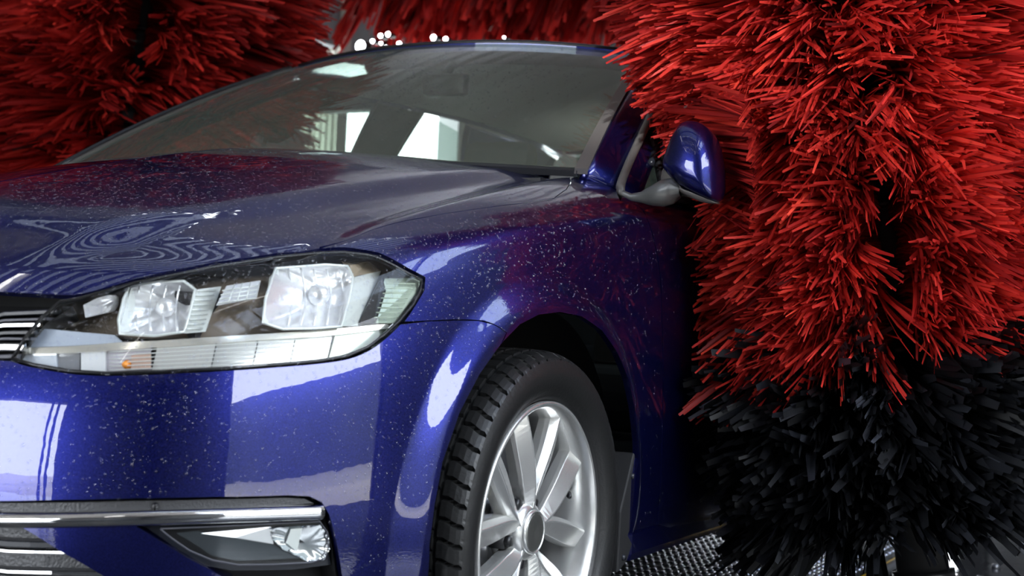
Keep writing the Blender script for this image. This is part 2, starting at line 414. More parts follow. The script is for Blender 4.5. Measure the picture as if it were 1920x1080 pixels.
D = [(.17, .05), (.23, .012), (.33, .0), (.45, .0), (.56, -.002), (.67, -.003), (.76, .0), (.84, .004), (.895, .012), (.925, .025), (.955, .055), (.982, .10), (1.0, .14)]
def keyed(i):
    ks = [(0, A), (3, A), (6.3, B), (8.6, 'BC'), (10.2, Cc), (12.5, D), (20, D)]
    prev = ks[0]
    for kx, kp in ks:
        if kp == 'BC': kp = [((b[0]+c[0])/2, (b[1]+c[1])/2) for b, c in zip(B, Cc)]
        if i <= kx:
            w = 0 if kx == prev[0] else (i-prev[0])/(kx-prev[0])
            return [(a[0]*(1-w)+b[0]*w, a[1]*(1-w)+b[1]*w) for a, b in zip(prev[1], kp)]
        prev = (kx, kp)
ctrl = []; ns = len(PLAN)
ctry = [-.64, -.60, -.55, -.49, -.43, -.36, -.29, -.22, -.14, -.06, .02, .10, .18, .26, .34, .4, .45, .5, .55, .6, .65]
def zc(y): return np.interp(y, [-.8, -.7, -.6, -.4, -.2, 0, .2, .5], [.772, .81, .84, .89, .938, .98, 1.018, 1.05])
for i, (x, y) in enumerate(PLAN):
    a = np.array(PLAN[max(i-1, 0)]); b = np.array(PLAN[min(i+1, ns-1)]); t = b-a
    if i == 0: t = np.array([1., 0])
    if i == ns-1: t = np.array([-1., 0])
    t /= np.linalg.norm(t); nrm = np.array([-t[1], t[0]])      # inwards
    row = [(x+nrm[0]*d, y+nrm[1]*d, z) for z, d in keyed(i)]
    e = np.array(row[-1]); c = np.array([0, ctry[i], float(zc(ctry[i]))])
    for f in (.2, .42, .64, .83, 1.):
        p = e+(c-e)*f; zz = float(zc(p[1]))-(float(zc(e[1]))-e[2])*(1-f)**1.8; row.append((p[0], p[1], zz))
    ctrl.append(row)
ARC = (0.0, .337)
def flare(P):
    P = P.copy(); r = np.hypot(P[..., 1]-ARC[0], P[..., 2]-ARC[1]); on = sstep(.55, .75, P[..., 0])
    P[..., 0] += .020*on*(1-sstep(.368, .425, r))
    # soft bonnet crease running back from the grille corner
    x, y, z = P[..., 0], P[..., 1], P[..., 2]
    xc = np.interp(y, [-.8, -.3, .3], [.34, .50, .60]); on = sstep(.72, .78, z)*(1-sstep(.66, .72, np.abs(x)))*sstep(-.86, -.6, y)
    P[..., 2] -= .012*on*sstep(-.03, .07, x-xc)
    # waist crease: the fender's crown folds sharply
    zl = np.interp(y, [-.5, -.42, .34, 1.2, 3], [.785, .79, .893, .90, .90]); on = sstep(.5, .7, np.abs(x))*sstep(-.52, -.40, y)*(1-sstep(2.6, 3.0, y))
    P[..., 0] -= .007*on*sstep(-.004, .016, z-zl); P[..., 0] += .004*on*sstep(-.05, 0, z-zl)*(1-sstep(-.004, .016, z-zl))
    return P
BODY = Surf(ctrl, 420, 320, flare)
# make sure normals point outwards
if BODY.N[60, 60] @ np.array([0, -1., 0]) < 0 and BODY.N[200, 60] @ np.array([1., 0, 0]) < 0: BODY.N *= -1
CAR = tag(empty('car'), 'wet dark blue hatchback car with silver alloy wheel, half hidden by the near red brush', 'car')

ARCH = [(803, 1080), (806, 1020), (815, 950), (830, 868), (862, 775), (900, 702), (940, 645), (975, 609), (1010, 591), (1050, 586), (1090, 594), (1128, 620), (1157, 662), (1178, 712), (1190, 770), (1196, 830), (1197, 860)]
HLB = [(18, 674), (60, 688), (130, 700), (200, 704), (300, 701), (420, 695), (520, 688), (600, 681), (655, 672), (695, 655), (728, 630), (755, 603)]   # lamp lower edge
HLT = [(797, 520), (768, 505), (735, 486), (710, 474), (690, 470), (645, 464), (600, 466), (520, 474), (400, 492), (250, 524), (140, 556)]     # lamp upper edge, from outside in
HOODSEAM = [(600, 463), (645, 452), (700, 430), (760, 414), (830, 401), (900, 391), (980, 381), (1040, 371), (1062, 355), (1070, 335), (1074, 309)]
FBSEAM = [(758, 604), (800, 602), (850, 600), (898, 601), (925, 608), (950, 624)]
DOORSEAM = [(1163, 376), (1200, 388), (1213, 410), (1226, 450), (1238, 520), (1241, 600), (1243, 700), (1241, 850), (1236, 930), (1231, 985)]
def c3(*p): return p
# front bumper
aL = ARCH[:7]+[(950, 626)]
low = [(650, 1130), (640, 1078), (634, 1040), (626, 1000), (616, 965), (603, 943), (580, 932), (540, 930), (400, 933), (250, 936), (100, 939), (0, 941)]
bump = [(18, 676)]+HLB[1:]+FBSEAM[1:]+aL[::-1][1:]+[c3(.865, -.36, .20), c3(.80, -.48, .19), c3(.72, -.62, .19)]+low+[c3(.25, -.85, .415), c3(0, -.86, .415), c3(0, -.85, .59), c3(.2, -.84, .59)]
panel('front_bumper', BODY, sm(bump[:12], 4)[:-1]+bump[12:], PAINT, CAR, mirror='join')
# fender
fen = sm(FBSEAM[::-1], 3)[:-1]+[(758, 603), (780, 570), (795, 545)]+HLT[:7]+HOODSEAM[1:]+[(1100, 291), (1115, 296), (1140, 318), (1160, 345), (1158, 365)]+sm(DOORSEAM, 3)+[(1205, 993), (1178, 1002), (1190, 900)]+ARCH[::-1][:11]
panel('front_fender', BODY, fen, PAINT, CAR, mirror='copy', skirt=.012)
# bonnet
hood = [(140, 554)]+HLT[::-1][1:5]+HOODSEAM[:-1]
hoodP, _ = BODY.ev(np.array(BODY.path(hood)))
hp = [tuple(p) for p in hoodP]
rear = [(.705, .385, 1.0), (.64, .37, 1.0), (.5, .31, 1.0), (.3, .25, 1.0), (.12, .22, 1.0), (0, .215, 1.0)]
front = [(0, -.80, .69), (.15, -.795, .69), (.3, -.775, .69)]
panel('bonnet', BODY, hp+rear[:-1]+[('uv', float(BODY.near(rear[-1])[0]), 1.), ('uv', 0., 1.)]+[('uv', 0., float(BODY.near(front[0])[1]))]+front[1:], PAINT, CAR, mirror='join', step=.016, skirt=.008)
# front door and rear door
panel('front_door', BODY, sm(DOORSEAM[::-1], 3)+[c3(.8, .42, .925), c3(.8, .7, .935), c3(.8, 1.1, .945), c3(.8, 1.7, .95), c3(.88, 1.7, .6), c3(.88, 1.7, .23), c3(.87, 1.0, .23), c3(.87, .7, .23)], PAINT, CAR, mirror='copy', step=.03)
panel('rear_door', BODY, [c3(.88, 1.705, .23), c3(.88, 1.705, .6), c3(.8, 1.705, .95), c3(.8, 1.9, .95), c3(.8, 2.35, .95), c3(.87, 2.35, .7), c3(.87, 2.2, .45), c3(.87, 2.1, .23)], PAINT, CAR, mirror='copy', step=.04)
panel('rear_quarter', BODY, [c3(.87, 2.36, .7), c3(.8, 2.36, .95), c3(.8, 2.9, .95), c3(0, 3.4, .93), c3(0, 3.4, .25), c3(.8, 3.0, .3), c3(.87, 2.95, .4), c3(.87, 2.85, .62), c3(.87, 2.62, .69), c3(.87, 2.45, .62)], PAINT, CAR, mirror='join', step=.05)
# sill
sl = box('sill', (.0, .40, .0), (.095, 1.9, .075), PAINT, CAR, bev=.018); sl.location = (.765, 0, .203)
box('floor_pan', (-.74, -.3, .21), (.74, 3.2, .26), MATT, CAR)
box('engine_bay_liner', (-.60, -.62, .25), (.60, .3, .70), MATT, CAR)

# ------------------------------------------------------------------ greenhouse
def side_x(y, z): return .835-.50*np.maximum(z-.93, 0)-.35*np.maximum(z-1.15, 0)**2-.10*np.maximum(.75-y, 0)
sg = [[(side_x(y, z), y, z) for z in np.linspace(.88, 1.46, 10)] for y in np.linspace(.25, 3.3, 22)]
SIDE = Surf(sg, 260, 90)
if SIDE.N[100, 30][0] < 0: SIDE.N *= -1
# windscreen surface: rows from the cowl to the roof edge
wc = []
for f in np.linspace(-.04, 1.04, 8):
    row = []
    for k in range(-6, 7):
        s = k/6; yb = .20+.215*abs(s)**2.2; zb = 1.006-.006*abs(s)**2; xb = .735*s
        yt = 1.00+.10*abs(s)**2; zt = 1.386-.035*abs(s)**2.2; xt = .575*s
        p = np.array([xb, yb, zb])*(1-f)+np.array([xt, yt, zt])*f; p[2] += .035*4*f*(1-f)*.6
        row.append(p)
    wc.append(row)
WS = Surf(wc, 120, 200)
if WS.N[60, 100][2] < 0: WS.N *= -1
def uvr(u0, v0, u1, v1): return np.array([(u0, v0), (u1, v0), (u1, v1), (u0, v1)])
WSG = np.array([(.006, .0065), (.35, .0065), (.975, .0075), (.985, .016), (.988, .05), (.99, .5), (.988, .95), (.985, .984), (.975, .9925), (.35, .9935), (.006, .9935), (.006, .5)])
panel('windscreen', WS, None, WGLASS, CAR, raw_uv=WSG, skirt=.004, step=.03, gap=0)
# ------------------------------------------------------------------ front end details
# lamp cavity and lens
LENS = [(20, 672), (44, 632), (75, 594), (112, 562), (148, 556)] + [(250, 527), (400, 496), (520, 478), (600, 470), (645, 469), (688, 474), (708, 479), (733, 491), (765, 509), (793, 523), (792, 545), (778, 570), (752, 601), (725, 626), (692, 651), (653, 668), (600, 677), (520, 684), (420, 691), (300, 697), (200, 700), (130, 696), (62, 684)]
def grow(pts, d):
    c = np.array(pts, float); t = np.roll(c, -1, 0)-np.roll(c, 1, 0); t /= np.linalg.norm(t, axis=1)[:, None]
    return [tuple(p) for p in c+np.stack([t[:, 1], -t[:, 0]], 1)*d]
LENSUV = BODY.path(LENS)
HL = mesh('headlight', [(0, 0, 0)], [], None, CAR); bpy.data.objects.remove(HL)
# the lamp unit: a deep black tray, its bezel and reflectors are children
tray = panel('headlight', BODY, grow(LENS, -5), BLACK, CAR, depth=.095, gap=0, skirt=-1)
seal = poly_tube('lamp_seal', BODY, grow(LENS, -1), .0027, BLACK, tray, off=.003, closed=True)
# dark bezel board inside, with depth
up = [(56, 630), (80, 598), (116, 564), (150, 557), (250, 528), (400, 497), (520, 479), (600, 471), (645, 471), (688, 476), (733, 493), (790, 524), (780, 548), (745, 600), (735, 606), (600, 617), (480, 626), (380, 632), (258, 636), (215, 628)]
panel('bezel', BODY, up, BEZEL, tray, depth=.078, gap=0, skirt=.01)
def onb(x, y, off):
    P, N = BODY.ev(BODY.px(x, y)[None]); d = ray(x, y); d /= np.linalg.norm(d)
    return P[0]+d*off/max(.35, abs(d@N[0]))
def bowl(name, poly, o0, o1, m, parent, rings=7, shrink=.25, cx=0, cy=0, facet=0.):
    """an open reflector bowl behind an outline"""
    rim = np.array([onb(x, y, o0) for x, y in catmull(poly, 4, True, tuple(range(len(poly))))])
    c = rim.mean(0); d = FWN = (c-CAMP)/np.linalg.norm(c-CAMP)
    # axis of the lamp: straight ahead of the car, slightly outwards
    ax = np.array([-.18, 1, 0.]); ax /= np.linalg.norm(ax); n = len(rim); V = []
    for k in range(rings+1):
        t = k/rings; sc = 1-(1-shrink)*t**1.3; dep = (o1-o0)*math.sin(t*math.pi/2)
        for i, p in enumerate(rim):
            wob = 1+facet*math.sin(i*math.pi*2/n*9)*t*(1-t)*2
            V.append(c+(p-c)*sc*wob+ax*dep)
    V.append(c+ax*(o1-o0)*1.02); F = []
    for k in range(rings):
        for i in range(n): F.append((k*n+i, k*n+(i+1) % n, (k+1)*n+(i+1) % n, (k+1)*n+i))
    for i in range(n): F.append((rings*n+i, rings*n+(i+1) % n, len(V)-1))
    return mesh(name, V, F, m, parent, True), c, ax
def plate(name, poly, off, th, m, parent, bend=0.):
    """a plate with thickness whose corners lie at a set depth behind the lens"""
    offs = off if hasattr(off, '__len__') else [off]*len(poly)
    P = [onb(x, y, o) for (x, y), o in zip(poly, offs)]; n = len(P); bk = [p+np.array([0, th, 0]) for p in P]
    F = [tuple(range(n)), tuple(range(2*n-1, n-1, -1))]+[(i, n+i, n+(i+1) % n, (i+1) % n) for i in range(n)]
    return mesh(name, P+bk, F, m, parent)
# main beam reflector (inner) and dipped beam reflector (outer)
lo = [(517, 503), (560, 500), (610, 496), (652, 499), (662, 520), (655, 560), (640, 612), (590, 616), (530, 617), (493, 605), (498, 560)]
b1, c1, ax = bowl('dipped_beam_reflector', lo, .016, .062, REFL, tray, facet=.10)
hi = [(243, 536), (300, 528), (345, 527), (366, 543), (355, 590), (345, 622), (290, 630), (225, 626), (222, 600), (232, 560)]
b2, c2, _ = bowl('main_beam_reflector', hi, .018, .062, REFL, tray, facet=.10)
BULB = mat('bulb_glass', (.55, .58, .62), .08, .3)
for cc, r in ((c1, .016), (c2, .014)):
    tube('bulb_shield', [cc+ax*.045, cc+ax*.03, cc+ax*.02, cc+ax*.014], [r*.6, r, r, r*.55], REFL, tray, 14)
# rims round the reflectors
for cc, poly in ((0, lo), (1, hi)):
    rim = [onb(x, y, .014) for x, y in catmull(poly, 4, True, tuple(range(len(poly))))]; rim.append(rim[0])
    tube('reflector_rim', rim, .0022, DIFFUSER, tray, 6, False)
# radial ribs inside the dipped beam bowl
for k in range(5):
    x = 540+k*24
    pts = [onb(x+8*math.sin(j/5*3.1), 504+j*21, .022+.022*math.sin(j/5*3.14)) for j in range(6)]
    tube('reflector_rib', pts, .0016, REFL, tray, 6)
for k in range(4):
    x = 262+k*25
    pts = [onb(x-4*j/5-5*math.sin(j/5*3.1), 535+j*17, .022+.022*math.sin(j/5*3.14)) for j in range(6)]
    tube('reflector_rib', pts, .0015, REFL, tray, 6)
# angled side walls (ribbed frosted plates)
plate('side_wall', [(366, 543), (412, 537), (382, 622), (344, 625)], [.016, .05, .05, .018], .004, DIFFUSER, tray)
for k in range(9):
    y = 545+k*9; x0 = 404-k*3.0; x1 = 366-k*2.2
    tube('wall_rib', [onb(x1+2, y, .016), onb(x0, y-1, .043)], .0012, DIFFUSER, tray, 5)
plate('side_wall', [(505, 520), (520, 505), (524, 560), (510, 606), (494, 604)], [.03, .014, .03, .03, .014], .003, DIFFUSER, tray)
plate('side_wall', [(662, 520), (712, 508), (690, 560), (672, 611), (640, 612)], [.014, .045, .045, .045, .016], .004, DIFFUSER, tray)
plate('side_wall', [(655, 497), (662, 518), (712, 508), (690, 490), (640, 490)], [.016, .014, .045, .05, .03], .003, mat('warm_lamp_bezel', (.62, .50, .36), .25, .4), tray)
plate('side_wall', [(232, 552), (246, 540), (252, 566), (240, 622), (222, 624)], [.03, .016, .03, .03, .016], .003, DIFFUSER, tray)
# outer side marker: pale green ribbed window and dark divider
GREENW = mat('pale_green_frosted_plastic', (.52, .60, .48), .2, .2)
plate('side_marker', [(722, 522), (788, 521), (778, 552), (738, 606), (726, 606), (698, 606), (708, 565)], [.03, .012, .012, .016, .02, .035, .035], .004, GREENW, tray)
plate('divider_bar', [(700, 545), (716, 520), (722, 545), (700, 606), (672, 606)], [.04, .03, .03, .03, .04], .006, BLACK, tray)
for k in range(8):
    y = 532+k*9; tube('marker_rib', [onb(724-k*3.2, y, .026), onb(778-k*4.6, y, .010)], .001, GREENW, tray, 5)
# small middle lamp between the bowls and the little inner lamp
plate('centre_reflector', [(425, 536), (486, 526), (478, 560), (405, 573)], [.03, .03, .032, .032], .004, REFL, tray)
for k in range(4):
    tube('reflector_rib', [onb(417-k*3, 545+k*8, .027), onb(484-k*2, 535+k*8, .027)], .0011, DIFFUSER, tray, 5)
for k in range(3):
    tube('reflector_rib', [onb(440+k*15, 533-k*2, .026), onb(428+k*17, 567-k*3, .026)], .0009, DIFFUSER, tray, 5)
b3, _, _ = bowl('inner_reflector', [(156, 572), (190, 555), (216, 553), (212, 572), (203, 586), (160, 596)], .02, .05, REFL, tray, shrink=.35)
# chrome bar, running right across the lamp
barT = [(46, 652), (222, 642), (380, 633), (480, 627), (600, 618), (735, 606), (740, 607)]
barB = [(738, 614), (600, 630), (480, 638), (380, 645), (222, 656), (40, 664)]
WHITEC = mat('bright_lamp_bar', (.95, .92, .84), .14, .75)
panel('chrome_bar', BODY, barT+barB, WHITEC, tray, depth=.022, gap=0, skirt=.02)
panel('reflection_blade', BODY, [(66, 618), (95, 617), (215, 628), (230, 641), (46, 651)], mat('pale_blue_reflection', (.66, .74, .88), .2, .5), tray, depth=.026, gap=0, skirt=.004)  # blue-white reflection in the lamp, put into the blade's colour
# indicator / running light strip under the bar, in ribbed frosted sections
xs = [(30, 672), (108, 0), (152, 0), (200, 0), (285, 0), (397, 0), (480, 0), (545, 0), (615, 0)]
def yb(x): return np.interp(x, [20, 62, 130, 200, 300, 420, 520, 600, 653, 692, 725], [670, 681, 693, 697, 694, 688, 681, 674, 665, 649, 625])
def yt(x): return np.interp(x, [30, 222, 380, 480, 600, 738], [664, 656, 645, 638, 630, 615])
cuts = [34, 108, 152, 200, 285, 397, 475, 545, 615]
tints = [(.80, .86, .95), (.30, .31, .34), (.95, .97, 1), (.62, .60, .66), (.70, .69, .66), (.66, .66, .64), (.64, .64, .62), (.62, .64, .60)]
for k in range(8):
    a, b = cuts[k], cuts[k+1]; sl = 10 if k > 3 else 0
    xx = np.linspace(a, b-2, 5)
    poly = [(x+sl, yt(x+sl)) for x in xx]+[(x, yb(x)) for x in xx[::-1]]
    panel('running_light_section', BODY, poly, mat('frosted_section', tints[k], .18, .35), tray, depth=.030 if k % 2 else .026, gap=0, skirt=.006)
panel('running_light_end', BODY, [(629, yt(629)), (735, 616), (722, 626), (692, 646), (653, 662), (617, 672)], mat('pale_green_section', (.42, .50, .42), .2, .3), tray, depth=.028, gap=0, skirt=.006)
for k in range(6):
    f = (k+.5)/6
    P = [onb(x, yt(x)*(1-f)+yb(x)*f, .018) for x in np.linspace(205, 610, 12)]
    tube('light_rib', P, .0007, DIFFUSER, tray, 5)
AMB = mat('amber_indicator', (.95, .33, .04), .25)
tube('indicator_bulb', [onb(232, 683, .014), onb(238, 684, .026), onb(246, 683, .028)], [.003, .007, .004], AMB, tray, 12)
panel('amber_patch', BODY, [(246, 664), (283, 663), (283, 690), (246, 691)], mat('faint_amber', (.62, .44, .36), .25, .2), tray, depth=.022, gap=0, skirt=.003)
lens = panel('lamp_lens', BODY, LENS, CLEAR, tray, off=.0015, gap=.001, skirt=0)

# grille: dark bay, slats and two bright lines
gr = panel('grille', BODY, [(18, 676), (44, 632), (75, 594), (128, 557), c3(.3, -.79, .685), c3(0, -.81, .685), c3(0, -.85, .59), c3(.3, -.84, .59)], MATT, CAR, off=.05, gap=0, skirt=-.03, mirror='join')
def strip(name, pts, h, depth, m, parent, off=0.):
    """a slat that follows the body, pts on the body surface, h = half height"""
    P, N = BODY.ev(np.array(BODY.path(pts))); P = P-N*off; V = []; F = []
    for p, nn in zip(P, N):
        n2 = nn.copy(); n2[2] = 0; n2 /= np.linalg.norm(n2)
        for dz, dd in ((-h, -depth), (-h, -.001), (-h*.6, .001), (h*.6, .001), (h, -.001), (h, -depth)): V.append(p+n2*dd+np.array([0, 0, dz]))
    k = 6
    for i in range(len(P)-1):
        for j in range(k): F.append((i*k+j, (i+1)*k+j, (i+1)*k+(j+1) % k, i*k+(j+1) % k))
    F += [tuple(range(k)), tuple((len(P)-1)*k+j for j in range(k-1, -1, -1))]
    return mesh(name, V, F, m, parent)
GLOSS = mat('gloss_black', (.02, .022, .028), .2, spec=.3)
SLATE = mat('grey_slat_edge', (.10, .10, .12), .35, spec=.3)
for yl, yr, xr, h, m in ((580, 575, 96, .0035, GLOSS), (593, 590, 80, .002, SLATE), (603, 602, 68, .0032, CHROME), (618, 617, 58, .003, GLOSS), (629, 630, 50, .002, SLATE), (645, 646, 36, .0055, CHROME), (664, 663, 24, .003, SLATE)):
    P, N = BODY.ev(BODY.px(0, yl)[None]); z0 = P[0][2]
    strip('slat', [c3(0, -.86, z0), c3(.2, -.85, z0), c3(.34, -.83, z0), (0, yl), (xr/2, (yl+yr)/2), (xr, yr)], h, .03, m, gr, off=.012)

# black trim and chrome strip above the fog lamps
TRAY = mat('grained_grey_plastic', (.055, .055, .058), .38, bump=.2, bscale=260)
panel('fog_bay', BODY, [(0, 941), (100, 940), (250, 937), (400, 934), (540, 931), (578, 933), (600, 944), (613, 966), (623, 1000), (631, 1040), (636, 1078), (646, 1130), (560, 1170), c3(.4, -.84, .2), c3(0, -.87, .2), c3(0, -.87, .41)], MATT, CAR, off=.055, gap=0, skirt=-.045, mirror='join')
panel('upper_trim', BODY, [(0, 944), (100, 943), (250, 940), (400, 937), (540, 934), (576, 936), (594, 945), (300, 956), (100, 961), (0, 963), c3(0, -.87, .395), c3(0, -.87, .408)], TRAY, CAR, off=.008, gap=.0005, skirt=.03, mirror='join')
tube('trim_hole', [onb(291, 948, .006), onb(291, 948, .010)], .0045, BLACK, CAR, 12)
P, N = BODY.ev(np.array(BODY.path([c3(0, -.87, .388), c3(.2, -.865, .388), c3(.4, -.845, .388), (0, 976), (100, 976), (200, 974), (300, 971), (400, 968), (500, 965), (560, 963), (592, 962), (606, 961)])))
V = []; F = []; k = 10
for i, (p, nn) in enumerate(zip(P, N)):
    n2 = nn.copy(); n2[2] = 0; n2 /= np.linalg.norm(n2)
    for j in range(k):
        a = math.pi*j/(k-1)-math.pi/2
        V.append(p+n2*(-.008+.013*math.cos(a))+np.array([0, 0, .0115*math.sin(a)]))
for i in range(len(P)-1):
    for j in range(k-1): F.append((i*k+j, (i+1)*k+j, (i+1)*k+j+1, i*k+j+1))
F.append(tuple((len(P)-1)*k+j for j in range(k)))
mesh('chrome_strip', V, F, CHROME, CAR, True)
# lower blue blade between the intake and the fog lamp
panel('lower_blade', BODY, [(36, 990), (110, 989), (252, 987), (300, 1017), (350, 1048), (410, 1080), (450, 1100), (470, 1150), (320, 1150), (230, 1110), (190, 1082), (110, 1036)], PAINT, CAR, off=.006, skirt=.04, gap=0)
# bars of the lower air intake
for y0, y1, xr, h, m in ((1003, 1006, 60, .012, TRAY), (1027, 1030, 86, .0055, GLOSS), (1041, 1044, 100, .0025, CHROME), (1060, 1064, 140, .012, TRAY), (1082, 1086, 170, .003, CHROME), (1105, 1106, 200, .01, TRAY)):
    P, N = BODY.ev(BODY.px(0, y0)[None]); z0 = P[0][2]
    strip('intake_bar', [c3(0, -.87, z0), c3(.3, -.86, z0), (0, y0), (xr*.5, (y0+y1)/2), (xr+30, y1)], h, .03, m, CAR, off=.02)
# fog lamp: glossy surround, lens, reflector
sur = panel('fog_lamp', BODY, [(262, 989), (605, 977), (616, 985), (624, 1010), (628, 1040), (634, 1066), (560, 1076), (440, 1078), (385, 1068), (330, 1035)], GLOSS, CAR, off=.018, gap=0, skirt=.012)
FL = [(300, 994), (380, 991), (500, 985), (606, 980), (620, 1000), (622, 1030), (616, 1050), (590, 1058), (520, 1062), (450, 1063), (400, 1054), (355, 1035), (322, 1012)]
panel('lens_frame', BODY, FL, BLACK, sur, off=.0165, gap=0, skirt=.004)
FOGR = mat('fog_chrome', (.8, .82, .85), .12, 1.)
fb, _, _ = bowl('fog_reflector', [(505, 990), (600, 984), (616, 1004), (618, 1030), (608, 1050), (575, 1052), (530, 1030), (510, 1010)], .013, .0165, FOGR, sur, facet=.5, shrink=.3)
plate('fog_blade', [(376, 1000), (508, 988), (512, 1020), (440, 1008)], .0135, .001, REFL, sur)
plate('fog_blade', [(545, 992), (566, 990), (556, 1034), (536, 1018)], .012, .001, DIFFUSER, sur)
panel('fog_floor', BODY, [(330, 1004), (372, 1000), (510, 1022), (570, 1052), (450, 1058), (400, 1048)], mat('smoky_lamp_base', (.08, .09, .10), .15, .5), sur, off=.0155, gap=0, skirt=0)
panel('fog_lens', BODY, FL, CLEAR, sur, off=.008, gap=.001, skirt=0)
poly_tube('lens_edge', BODY, FL, .0011, SLATE, sur, off=.009, closed=True)
# ------------------------------------------------------------------ pillars, roof, side glass, cabin
# windscreen seals and wipers' cowl
def ws_path(u0, v0, u1, v1, n=16): return [('uv', u0+(u1-u0)*i/(n-1), v0+(v1-v0)*i/(n-1)) for i in range(n)]
def cv(u, v): return ('uv', u, v)
for s in (0, 1):
    f = (lambda v: 1-v) if s else (lambda v: v)
    panel('windscreen_seal', WS, [cv(.0, f(.0065)), cv(.3, f(.0065)), cv(.6, f(.007)), cv(.95, f(.0075)), cv(.985, f(.015)), cv(.99, f(.05)), cv(1, f(.05)), cv(1, f(.0)), cv(.6, f(0)), cv(.3, f(0)), cv(0, f(0))], TRIM, CAR, off=-.004, skirt=.012, gap=0, step=.02)
panel('cowl', WS, [cv(0, .005), cv(.008, .005), cv(.008, .3), cv(.008, .7), cv(.008, .995), cv(0, .995)], MATT, CAR, off=.001, gap=0, step=.03)
box('cowl_tray', (-.68, .30, .93), (.68, .46, .96), MATT, CAR)
# A pillar, left: a painted strip from the fender to the roof
def pillar(sx):
    inn = [WS.ev(np.array([[u, 1-.001]]))[0][0] for u in np.linspace(0, 1.0, 14)]
    out = []
    for i, p in enumerate(inn):
        t = i/13; y = .50+(1.34-.50)*t; z = .935+(1.372-.935)*t
        z += .035*math.sin(t*math.pi)
        out.append(np.array([side_x(y, z)+.004, y, z]))
    V = []; F = []; K = 9
    for t_, (a, b) in zip(np.linspace(0, 1, 14), zip(inn, out)):
        m = (a+b)/2+np.array([.6, -.15, .5])*np.linalg.norm(b-a)*.22*min(1, .15+t_*2)
        for k in range(K):
            t = k/(K-1); V.append((a*(1-t)**2+m*2*t*(1-t)+b*t*t)*np.array([sx, 1, 1]))
    # inner turned edge
    for i in range(len(inn)-1):
        for k in range(K-1):
            f = (i*K+k, i*K+k+1, (i+1)*K+k+1, (i+1)*K+k); F.append(f if sx > 0 else f[::-1])
    o = mesh('windscreen_pillar', V, F, PAINT, CAR, True)
    md = o.modifiers.new('s', 'SOLIDIFY'); md.thickness = .03; md.offset = -1
    return out
po = pillar(1); pillar(-1)
# roof
rc = []
for i in range(10):
    t = i/9; y0 = 1.0+1.95*t; row = []
    for k in range(-6, 7):
        s = k/6; w = .575-.02*t; z = 1.386-.035*abs(s)**2.2+.045*math.sin(min(1, t*1.25+.02)*math.pi*.62)-.10*max(0, t-.6)**1.5
        row.append((w*s*(1+.03*(t > 0)), y0+.10*abs(s)**2*(1-t), z))
    rc.append(row)
ROOF = Surf(rc, 80, 120)
if ROOF.N[40, 60][2] < 0: ROOF.N *= -1
panel('roof', ROOF, None, PAINT, CAR, raw_uv=uvr(.0, .0, 1, 1), step=.05, gap=0, skirt=.02)
panel('headliner', ROOF, None, LINER, CAR, raw_uv=uvr(.02, .02, .98, .98), step=.08, gap=0, skirt=0, off=.045)
# seal between roof and screen
top = [WS.ev(np.array([[.985, v]]))[0][0]+np.array([0, 0, .004]) for v in np.linspace(.03, .97, 24)]
tube('roof_seal', top, .006, BLACK, CAR, 8)
for v in (.0015,): tube('screen_edge_seal', [WS.ev(np.array([[u, v]]))[0][0]+np.array([0, 0, .006]) for u in np.linspace(0, 1, 24)], .009, BLACK, CAR, 8)
# roof rails and cant rails down to the side glass
for sx in (1, -1):
    V = []; F = []; n = 16; K = 5
    for i in range(n):
        t = i/(n-1); a = ROOF.ev(np.array([[t, 1.]]))[0][0]; y = 1.34+(2.95-1.34)*t; z = 1.372-.10*max(0, t-.5)**1.6*1.5
        b = np.array([side_x(y, z), y, z]); m = (a+b)/2+np.array([.02, 0, .02])
        for k in range(K):
            q = k/(K-1); V.append((a*(1-q)**2+m*2*q*(1-q)+b*q*q)*np.array([sx, 1, 1]))
    for i in range(n-1):
        for k in range(K-1):
            f = (i*K+k, i*K+k+1, (i+1)*K+k+1, (i+1)*K+k); F.append(f if sx > 0 else f[::-1])
    o = mesh('cant_rail', V, F, PAINT, CAR, True); md = o.modifiers.new('s', 'SOLIDIFY'); md.thickness = .04; md.offset = -1
# side glass of both sides, black frames
def sp(y, z): return (float(side_x(y, z)), y, z)
pil = [tuple(p) for p in po]
q1 = [sp(.50, .945), sp(.56, .975), sp(.70, 1.06), sp(.72, .955), sp(.60, .94)]
panel('quarter_glass', SIDE, [(1168, 352), (1190, 300), (1216, 240), (1228, 290), (1238, 348), (1212, 352), (1190, 368), (1176, 367)], SGLASS, CAR, off=.006, skirt=0, gap=.002, step=.03, mirror='copy')
g1 = [sp(.70, .96), sp(.705, 1.07), sp(.85, 1.17), sp(1.05, 1.28), sp(1.25, 1.345), sp(1.5, 1.36), sp(1.64, 1.355), sp(1.65, 1.2), sp(1.64, .965), sp(1.1, .96)]
panel('front_side_glass', SIDE, g1, SGLASS, CAR, off=.006, skirt=0, gap=0, step=.04, mirror='copy')
g2 = [sp(1.90, .965), sp(1.90, 1.2), sp(1.92, 1.355), sp(2.0, 1.352), sp(2.2, 1.33), sp(2.34, 1.2), sp(2.40, .975)]
panel('rear_side_glass', SIDE, g2, SGLASS, CAR, off=.006, skirt=0, gap=0, step=.05, mirror='copy')
panel('rear_pillar', SIDE, [sp(2.42, .96), sp(2.36, 1.2), sp(2.22, 1.36), sp(2.95, 1.34), sp(3.2, .95)], PAINT, CAR, step=.05, gap=0, mirror='copy', skirt=.03)
panel('door_post', SIDE, [sp(1.64, .95), sp(1.65, 1.2), sp(1.64, 1.36), sp(1.92, 1.36), sp(1.90, 1.2), sp(1.90, .95)], GLOSS, CAR, step=.04, gap=0, mirror='copy', off=.002)
